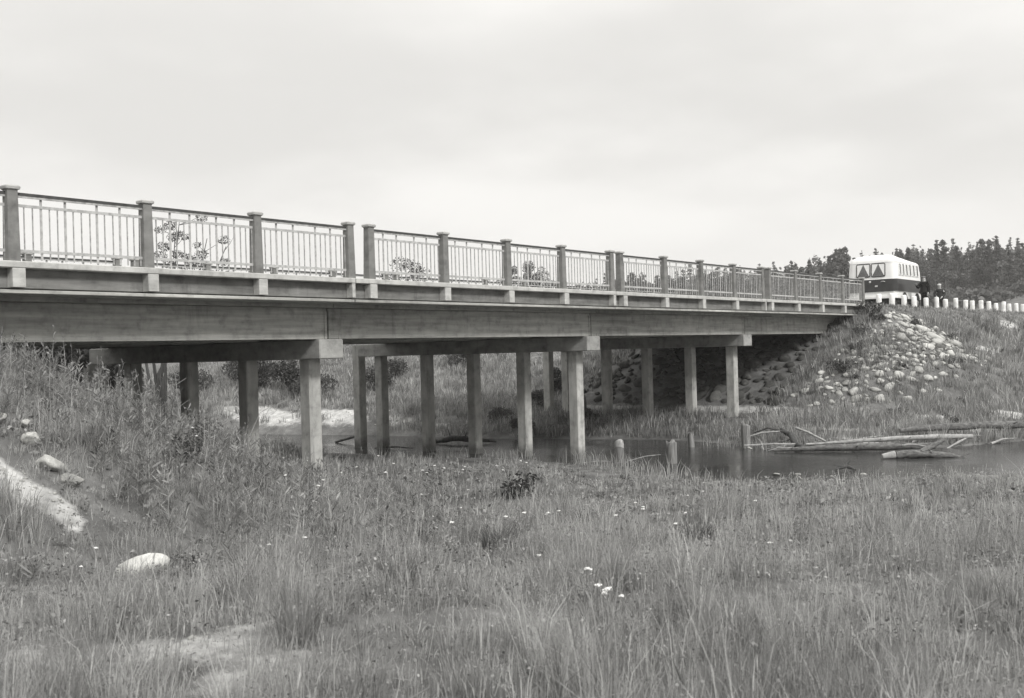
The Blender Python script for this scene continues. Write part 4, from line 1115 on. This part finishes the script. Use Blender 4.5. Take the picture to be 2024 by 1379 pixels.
def leafy_plant(x, y, rad, hh_, n_, ls, label, name='leafy_plant', tint=.35, cat='plant', mat='leaf'):
    z = H(x, y); t = MB(); ends = []
    for k in range(9):
        a = k * .7 + random.random(); r_ = rad * random.uniform(.3, .9); e_ = Vector((math.cos(a) * r_, math.sin(a) * r_, hh_ * random.uniform(.55, 1)))
        t.tube([(0, 0, -.03), e_ * .5 + Vector((0, 0, hh_ * .12)), e_], [.007, .005, .003], 4, False); ends.append(e_)
    o = t.obj(name, M['weed'], loc=(x, y, z))
    at_ = o.data.attributes.new('tint', 'FLOAT', 'POINT'); at_.data.foreach_set('value', np.full(len(o.data.vertices), .4, np.float32))
    E_ = np.array([tuple(e_) for e_ in ends]); idx = RNG.integers(0, 9, n_); f = RNG.uniform(.25, 1.05, n_)[:, None]
    C = E_[idx] * f + RNG.normal(0, rad * .2, (n_, 3)) * np.array([1, 1, .7]); C[:, 2] = np.abs(C[:, 2])
    link('leaves', leaf_cards(C, np.full(n_, ls), RNG.normal(tint, .18, n_), M[mat], 'leaves', flat=.5), o)
    return tag(o, label, cat)
leafy_plant(15.65, 12.3, .36, .52, 520, .085, 'dark leafy dock plant standing out of the meadow below the middle pier', 'dock_plant', .15)
leafy_plant(5.92, 8.75, .20, .22, 300, .032, 'dark low leafy plant growing at the right side of the white boulder', 'leafy_plant', .1)
leafy_plant(9.1, 13.1, .40, .5, 500, .045, 'dark bushy weed at the foot of the left bank', 'bushy_weed', .42)
leafy_plant(8.1, 12.0, .32, .42, 420, .05, 'dark bushy weed lower on the left bank, nearer the camera than its neighbour', 'bushy_weed', .4)
leafy_plant(11.3, 15.9, .12, .95, 60, .13, 'tall plant with a few broad pale leaves before the second shaded column', 'broadleaf_weed', .9)
# dry bent stalks on the left bank
for x, y, dx, dy, hh_, lb in ((11.2, 14.9, .55, -.35, 1.30, 'long pale dry stalk arching right on the left bank'), (10.9, 14.6, .42, -.30, 1.15, 'dry forked stalk leaning right, left of the long pale stalk'), (10.0, 14.9, -.05, .05, 1.25, 'straight dry stalk standing upright on the left bank')):
    z = H(x, y); t = MB(); t.tube([(0, 0, -.03), (dx * .3, dy * .3, hh_ * .45), (dx * .75, dy * .75, hh_ * .88), (dx * 1.25, dy * 1.25, hh_)], [.008, .007, .005, .003], 5)
    for q in (.5, .65, .8, .92):
        b0 = Vector((dx * q, dy * q, hh_ * q)); t.tube([b0, b0 + Vector((random.uniform(-.1, .25), random.uniform(-.15, .1), random.uniform(.05, .16)))], [.004, .002], 4)
    tag(t.obj('dry_stalk', M['wood_pale'], loc=(x, y, z)), lb, 'dry stalk')
# white flowers
ME_STEM = None
mb = MB(); mb.tube([(0, 0, -.02), (.01, .0, .2), (.0, .01, .4)], [.004, .003, .0025], 4); ME_STEM = mb.mesh('flower', M['weed'])
a_ = ME_STEM.attributes.new('tint', 'FLOAT', 'POINT'); a_.data.foreach_set('value', np.full(len(ME_STEM.vertices), .5, np.float32))
mb = MB()
for k in range(7):
    a = k * 2.4; r_ = .010 * math.sqrt(k)
    mb.loft([[(r_ * math.cos(a) + .010 * math.cos(q), r_ * math.sin(a) + .010 * math.sin(q), z + .004 * math.cos(k)) for q in (0, 1.26, 2.51, 3.77, 5.03)] for z in (.395, .405)], smooth=False)
ME_HEAD = mb.mesh('flower_head', M['petal'])
spots = []
rf = random.Random(5)
for _ in range(22): spots.append((15.0 + rf.gauss(0, 1.9), 14.8 + rf.gauss(0, .9), 1.1, 0))
for _ in range(10): spots.append((rf.uniform(8.5, 12), rf.uniform(10.4, 13.2), 1.1, 0))
for _ in range(14): spots.append((rf.uniform(9, 16), rf.uniform(5.0, 8.5), 1.0, 1))
for x, y in ((5.03, 3.48), (4.96, 3.32), (4.92, 3.21), (4.90, 3.14), (5.0, 3.38), (4.98, 3.26)): spots.append((x, y, 1.0, 2))
for x, y in ((6.5, 4.9), (7.4, 3.4), (6.0, 7.6), (5.0, 8.9), (4.6, 8.4), (6.9, 8.2)): spots.append((x, y, .8, 3))
fl_lab = [('white flat-topped wildflower in the drift just before the pier columns', 'white flowers in the drift by the piers'), ('white wildflower scattered in the right half of the mid meadow', 'white flowers in the right meadow'),
          ('white wildflower in the close clump at the bottom of the meadow', 'white flowers in the close clump'), ('single small white wildflower in the foreground grass', 'single white flowers in the foreground')]
for x, y, s, kd in spots:
    o = empty('wildflower', (x, y, H(x, y))); o.rotation_euler = (rf.gauss(0, .12), rf.gauss(0, .12), rf.random() * 6); o.scale = (s * rf.uniform(.65, .95),) * 3
    link('stem', ME_STEM, o)
    link('flower_head', ME_HEAD, o, scale=(1, 1, 1)); tag(o, fl_lab[kd][0], 'wildflower', fl_lab[kd][1])

# ------------------------------------------------------------------ bushes and trees
def clump_points(n_, blobs):
    """points inside a set of ellipsoid clumps (x,y,z,rx,ry,rz), denser towards their skins"""
    w = np.array([b_[3] * b_[4] + b_[3] * b_[5] for b_ in blobs]); idx = RNG.choice(len(blobs), n_, p=w / w.sum())
    d = RNG.normal(size=(n_, 3)); d /= np.linalg.norm(d, axis=1)[:, None]; r_ = RNG.uniform(.35, 1.05, n_) ** .6
    B = np.array(blobs)[idx]; return B[:, :3] + d * r_[:, None] * B[:, 3:6], idx
def make_bush(rad, hh_, n_, ls, mat='leaf', nb=9, tm=.5):
    blobs = []
    for k in range(nb):
        a = random.random() * 6.28; r_ = rad * math.sqrt(random.random()) * .75; zc = hh_ * random.uniform(.22, .78) * (1 - .35 * r_ / rad)
        s = rad * random.uniform(.26, .48); blobs.append((r_ * math.cos(a), r_ * math.sin(a), zc, s, s, s * .8))
    C, idx = clump_points(n_, blobs); C[:, 2] = np.maximum(C[:, 2], .03)
    cl = RNG.normal(tm, .14, nb)
    leaves = leaf_cards(C, np.full(n_, ls), cl[idx] + RNG.normal(0, .12, n_), M[mat], 'leaves')
    t = MB()
    for b_ in blobs: t.tube([(0, 0, -.1), (b_[0] * .4, b_[1] * .4, b_[2] * .6), b_[:3]], [.025, .016, .006], 5, False)
    return t.mesh('bush', M['bark']), leaves
BV = [make_bush(1.4, 2.1, 2600, .13), make_bush(1.2, 1.7, 2200, .12), make_bush(1.7, 2.5, 3000, .14, tm=.4)]
SV = [make_bush(.5, .55, 420, .08, tm=.45), make_bush(.42, .7, 420, .085, tm=.4)]
def bush(x, y, var, sc, label, group=None, name='bush', cat='bush', sink=.05):
    st_, lv = var
    o = empty(name, (x, y, H(x, y) - sink), random.random() * 6.28); o.scale = (sc,) * 3
    link('stem', st_, o); link('leaves', lv, o); return tag(o, label, cat, group)
GB = 'bushes beyond the river seen under the bridge'
for x, y, v_, s, lb in ((33.3, 38.6, 1, .95, 'dense bush behind the white sand, seen between the two nearest pier columns'),
                        (34.0, 41.0, 0, 1.0, 'dark round bush left of the nearest pier column beyond the river'),
                        (33.2, 43.4, 2, .9, 'tall dark bush beyond the sand bank behind the second column from the left pier end'),
                        (31.6, 46.0, 1, 1.05, 'bush behind the third column of the left pier'),
                        (30.4, 50.0, 0, 1.0, 'paler bush farthest left beyond the river'),
                        (35.5, 36.6, 0, .85, 'bush at the foot of the grassy slope beside the outermost pier column'),
                        (38.6, 38.4, 1, .8, 'bush on the grassy slope, right of the outermost pier column'),
                        (42.8, 37.0, 2, .6, 'small bush high on the grassy slope under the deck'),
                        (35.0, 46.0, 2, 1.0, 'bush standing behind the dark ones beyond the river')):
    bush(x, y, BV[v_], s, lb, GB)
for x, y, v_, s, lb in ((14.6, 28.9, 2, 1.6, 'dark bush past the far edge of the deck, leftmost in the gap under the bridge'), (16.5, 30.2, 2, 1.95, 'dark bush past the far edge of the deck, right of the leftmost one'), (12.6, 30.0, 2, 1.1, 'bush on the upstream side of the near embankment')):
    bush(x, y, BV[v_], s, lb, 'bushes past the far edge of the deck')
for x, y, v_, s, lb in ((39.8, 28.6, 0, .62, 'dark shrub against the shaded stone slope behind the last pier'), (37.2, 28.0, 1, .55, 'low dark shrub on the mud behind the far pier columns'), (33.0, 26.8, 1, .5, 'dark overhanging shrub at the far waterline under the bridge'),
                        (31.6, 24.6, 0, .42, 'low dark shrub on the muddy edge, right of the drift snag'), (34.2, 23.4, 1, .45, 'spreading dark shrub on the mud before the far pier')):
    bush(x, y, BV[v_], s, lb, 'shrubs on the shaded far bank', 'shrub', 'shrub')
for x, y, v_, s, lb in ((46.4, 16.2, 0, 1.25, 'grassy shrub hiding the very end of the bridge beam'), (45.6, 15.7, 1, 1.05, 'shrub just below the end of the outer girder'), (44.4, 15.9, 0, 1.1, 'dark shrub left of the pale stones on the cone'),
                        (43.0, 15.6, 1, .95, 'low shrub on the ridge between shade and stones'), (41.3, 15.6, 0, 1.2, 'dark shrub midway down the bank beside the shade line'), (40.7, 14.9, 1, .7, 'small shrub below the dark one on the stony bank'),
                        (42.2, 13.5, 1, .6, 'small shrub among the lower stones'), (44.6, 12.0, 0, .6, 'small shrub at the right foot of the stones'), (47.2, 14.4, 1, .9, 'shrub above the stones below the first bollards'),
                        (48.3, 13.3, 1, .7, 'small shrub at the right edge of the stones'), (38.7, 12.6, 0, .75, 'dark low shrub on the sandy flat near the long trunk'), (37.6, 10.4, 1, .75, 'dark shrub right of the sandy patch above the long trunk'),
                        (39.3, 9.8, 0, .7, 'dark shrub between the two sandy patches at right'), (41.5, 11.0, 1, .6, 'low shrub on the flat behind the sand')):
    bush(x, y, SV[v_], s, lb, 'low shrubs on the stony bank', 'shrub', 'shrub', .08)

def deciduous(seed, hh_, crown_r, n_, ls, bare_=False, nb=14, z0=.3):
    rg_ = random.Random(seed); t = MB(); blobs = []
    t.tube([(0, 0, -.3), (.05, 0, hh_ * .3), (.0, .05, hh_ * .62), (0, 0, hh_ * .92)], [hh_ * .022, hh_ * .018, hh_ * .01, .01], 7)
    for k in range(nb):
        a = k * 2.4 + rg_.random(); zz = hh_ * rg_.uniform(z0, .95); env = math.sin(math.pi * min(1, max(.05, (zz / hh_ - z0 + .12) / (1.12 - z0)))) ** .7
        r_ = crown_r * env * rg_.uniform(.35, .85); e_ = (r_ * math.cos(a), r_ * math.sin(a), zz)
        zb = zz - r_ * .7
        t.tube([(0, 0, max(.2, zb)), (e_[0] * .5, e_[1] * .5, (zb + zz) / 2 + .1 * r_), e_], [hh_ * .007, hh_ * .005, .008], 5, False)
        s = crown_r * rg_.uniform(.2, .38); blobs.append((*e_, s, s, s * .75))
    C, idx = clump_points(n_, blobs); cl = RNG.normal(.5, .15, nb)
    return t.mesh('trunk', M['bark']), leaf_cards(C, np.full(n_, ls), cl[idx] + RNG.normal(0, .12, n_), M['leaf'], 'crown')
def place_tree(var, x, y, sc, label, group=None, name='tree', z=None, rz=None, cat='tree'):
    st_, lv = var
    o = empty(name, (x, y, (H(x, y) if z is None else z) - .1)); o.scale = (sc,) * 3
    o.rotation_euler = (random.gauss(0, .02), random.gauss(0, .02), random.random() * 6.28 if rz is None else rz)
    link('trunk', st_, o); link('crown', lv, o); return tag(o, label, cat, group)
# sparse leaning tree behind the railing at the left: several bare stems, leaves only in tufts
rg_ = random.Random(3); t = MB(); blobs = []
VX, VY = Vector((.785 * -1 * -.8, -.6, 0)), 0
right = Vector((math.sin(math.radians(38.3)), -math.cos(math.radians(38.3)), 0))     # runs across the valley, along the line of sight's right
for s0, e0, z0_, z1_, leafy in ((-.2, 1.25, 3.2, 7.1, 1), (-.1, .55, 3.2, 8.1, 1), (0, 1.65, 3.6, 7.9, 1), (-.3, -.55, 3.4, 7.5, 0), (-.3, -.9, 3.6, 6.9, 0), (.1, .9, 4.4, 7.2, 1), (-.6, -1.9, 3.8, 6.9, 0), (-.6, -1.5, 3.8, 7.0, 0), (0, 2.3, 4.2, 7.6, 2), (0, .7, 4.8, 8.5, 2)):
    p0 = right * s0 + Vector((0, 0, z0_)); p2 = right * e0 + Vector((0, 0, z1_)); p1 = (p0 + p2) / 2 + right * (.15 * (e0 - s0)) - Vector((0, 0, .15))
    t.tube([(0, 0, -.2), tuple(right * s0 * .5 + Vector((0, 0, z0_ * .5))), p0, p1, p2], [.09, .07, .05, .035, .012], 6, False)
    for _ in range(5):
        f = rg_.uniform(.35, 1); b0 = p1.lerp(p2, f); d = Vector((rg_.gauss(0, .35), rg_.gauss(0, .35), rg_.uniform(.05, .45)))
        t.tube([b0, b0 + d * .6, b0 + d + Vector((0, 0, .06))], [.014, .009, .004], 4, False)
        if leafy == 1 or (leafy == 2 and rg_.random() < .5): e_ = b0 + d; s = rg_.uniform(.13, .26); blobs.append((e_.x, e_.y, e_.z, s, s, s * .75))
C, idx = clump_points(4600, blobs)
place_tree((t.mesh('trunk', M['bark']), leaf_cards(C, np.full(4600, .055), RNG.normal(.4, .15, 4600), M['leaf'], 'crown')), 20.65, 31.7, 1.0,
           'sparse multi-stemmed tree with half bare branches behind the railing at left', None, 'sparse_tree', rz=0, z=H(20.65, 31.7) - .45)
place_tree(deciduous(15, 5.6, 1.7, 3600, .11, nb=26), 43.2, 41.6, .98, 'small rounded treetop behind the railing, right of the first span joint', None, 'round_tree')
place_tree(deciduous(8, 5.0, 2.1, 6500, .13, nb=24, z0=.06), 59.8, 45.3, .66, 'broad bushy tree showing through the railing of the second full span', None, 'bushy_tree')
for x, y, s, lb in ((60.9, 44.1, .62, 'smaller bushy tree right of the broad one, through the railing'), (59.2, 46.6, .62, 'smaller bushy tree left of the broad one, through the railing')):
    place_tree(deciduous(int(x), 5.0, 2.1, 3600, .14, z0=.12), x, y, s * .85, lb, None, 'bushy_tree')

def conifer(seed, hh_, R0, z0, kind):
    rg_ = random.Random(seed); t = MB(); t.tube([(0, 0, -.5), (0, 0, hh_ * .5), (0, 0, hh_ * .98)], [hh_ * .014, hh_ * .009, .02], 6, False)
    C, T_ = [], []
    if kind == 'spruce':
        nl = 21
        for k in range(nl):
            f = k / (nl - 1); z = hh_ * (z0 + (1 - z0) * f); r_ = R0 * (1 - f) ** .85 * rg_.uniform(.75, 1.15) + .12; nb = max(4, int(9 * (1 - f) + 3)); tb = rg_.gauss(.45, .12)
            for j in range(nb):
                a = 6.28 * (j + rg_.random()) / nb; rb = r_ * rg_.uniform(.6, 1.1)
                for q in (.15, .27, .39, .51, .63, .75, .87, 1.0):
                    C.append((math.cos(a) * rb * q + rg_.gauss(0, .1), math.sin(a) * rb * q + rg_.gauss(0, .1), z - rb * q * .28 + rg_.gauss(0, .12))); T_.append(tb + rg_.gauss(0, .15))
        ls = .42
    else:
        for k in range(22):
            a = rg_.random() * 6.28; f = rg_.uniform(0, 1); z = hh_ * (z0 + (.97 - z0) * f); rb = R0 * (1 - .75 * f) * rg_.uniform(.25, 1.0); s = R0 * rg_.uniform(.26, .45) * (1 - .4 * f); tb = rg_.gauss(.5, .15)
            t.tube([(0, 0, z - rb * .3), (math.cos(a) * rb, math.sin(a) * rb, z)], [.07, .03], 4, False)
            for _ in range(64):
                d = Vector((rg_.gauss(0, 1), rg_.gauss(0, 1), rg_.gauss(0, .7))).normalized() * s * rg_.random() ** .4
                C.append((math.cos(a) * rb + d.x, math.sin(a) * rb + d.y, z + d.z)); T_.append(tb + rg_.gauss(0, .14))
        ls = .42
    C = np.array(C); return t.mesh('trunk', M['bark']), leaf_cards(C, np.full(len(C), ls), np.array(T_), M['needle'], 'crown', aspect=.75)
FV = [conifer(1, 12.0, 2.9, .06, 'spruce'), conifer(2, 11.2, 2.6, .05, 'spruce'), conifer(3, 12.6, 3.1, .08, 'spruce'),
      conifer(4, 12.0, 3.0, .16, 'pine'), conifer(5, 11.4, 3.2, .14, 'pine'), conifer(6, 12.3, 2.8, .2, 'pine')]
rt_ = random.Random(21)
zones = [(8.0, 12.0, 'forest tree beyond the right edge of the wooded rise', 1.0, 22), (12.0, 13.7, 'forest tree above the last bollards on the wooded rise', 1.0, 20), (13.7, 15.2, 'forest tree above the middle bollards on the wooded rise', 1.0, 18),
         (15.2, 16.8, 'forest tree just right of the bus roof', 1.0, 18), (16.8, 18.6, 'forest tree behind the front half of the bus', 1.0, 18), (18.6, 20.4, 'forest tree behind the back of the bus', 1.0, 18),
         (20.4, 21.6, 'conifer directly left of the bus', 1.02, 18), (21.6, 23.0, 'conifer above the middle of the last railing span', 1.0, 18), (23.0, 24.4, 'conifer above the double posts of the last span joint', .95, 18), (24.4, 26.0, 'conifer behind the last panel of the third span', .98, 18),
         (26.0, 28.5, 'far conifer behind the third railing panel of the third span', 1.0, 22), (28.5, 31.0, 'far conifer behind the second railing panel of the third span', 1.0, 22), (31.0, 33.5, 'far conifer behind the first railing panel of the third span', 1.0, 22),
         (33.5, 35.5, 'far conifer right of the broad bushy tree behind the railing', .92, 18), (35.5, 38.0, 'far conifer around the broad bushy tree behind the railing', .85, 16)]
for a0, a1, lb, sc, cnt in zones:
    for k in range(cnt):
        a = math.radians(a0 + (a1 - a0) * (k + rt_.random()) / cnt); r_ = rt_.uniform(188, 226)
        pine = rt_.random() < .5
        v_ = FV[rt_.choice((3, 4, 5) if pine else (0, 1, 2))]; x, y = r_ * math.cos(a), r_ * math.sin(a)
        s = sc * rt_.uniform(.76, .90) * (1.14 if a0 > 24 else 1.08 if a0 > 20 else .92)
        place_tree(v_, x, y, s, ('round-crowned ' if pine else 'pointed ') + lb, ('round-crowned ' if pine else 'pointed ') + lb.replace('tree', 'trees').replace('conifer', 'conifers'), 'pine_tree' if pine else 'spruce_tree')
# the wood behind the first rows, too deep to tell trees apart
k = 56000; a = np.radians(RNG.uniform(-10, 39, k)); r_ = RNG.uniform(224, 245, k); X, Y = r_ * np.cos(a), r_ * np.sin(a)
tp = np.interp(np.degrees(a), [7, 21, 25, 33, 39], [10.5, 11.0, 12.3, 12.6, 9.5]) * (1 + .10 * np.sin(a * 410) + .08 * np.sin(a * 977 + 1) + .06 * np.sin(a * 1900 + 2))
Z = height(X, Y) + RNG.uniform(0, 1, k) * tp
me_ = leaf_cards(np.stack([X, Y, Z], -1), np.full(k, .75), RNG.normal(.5, .16, k), M['needle'], 'forest', aspect=.8)
tag(link('forest', me_), 'deep wood closing the skyline behind the first trees', kind='stuff')
# scrub clothing the rise in front of the forest
k = 66000; a = np.radians(RNG.uniform(-8, 40, k)); r_ = RNG.uniform(92, 200, k); X, Y = r_ * np.cos(a), r_ * np.sin(a)
Z = height(X, Y); lump = np.clip(.5 + .6 * wob(X, Y, .16, 1.) + .4 * wob(X, Y, .45, 2.), 0, 1.6)
Z = Z + RNG.uniform(0, 1, k) ** .7 * (.4 + 2.0 * lump)
keep = Y > 27
me_ = leaf_cards(np.stack([X, Y, Z], -1)[keep], np.full(keep.sum(), .62), (.5 + .18 * wob(X, Y, .2, 3.) + RNG.normal(0, .14, k))[keep], M['scrub'], 'hillside_scrub', aspect=.8)
tag(link('hillside_scrub', me_), 'dense scrub covering the rise below the forest', kind='stuff')

# ------------------------------------------------------------------ faint damp air over the valley
mh, nh, lh, bh = newmat('haze_air'); nh.remove(bh)
pv = nh.new('ShaderNodeVolumePrincipled'); pv.inputs['Color'].default_value = (.95, .94, .92, 1); pv.inputs['Density'].default_value = .00055
pv.inputs['Anisotropy'].default_value = .2
lh.new(pv.outputs[0], nh['Material Output'].inputs['Volume'])
mb = MB(); mb.box(-640, 640, -640, 640, float(GZ.min()) - 1.0, 32.0)
tag(mb.obj('haze', mh), kind='stuff')
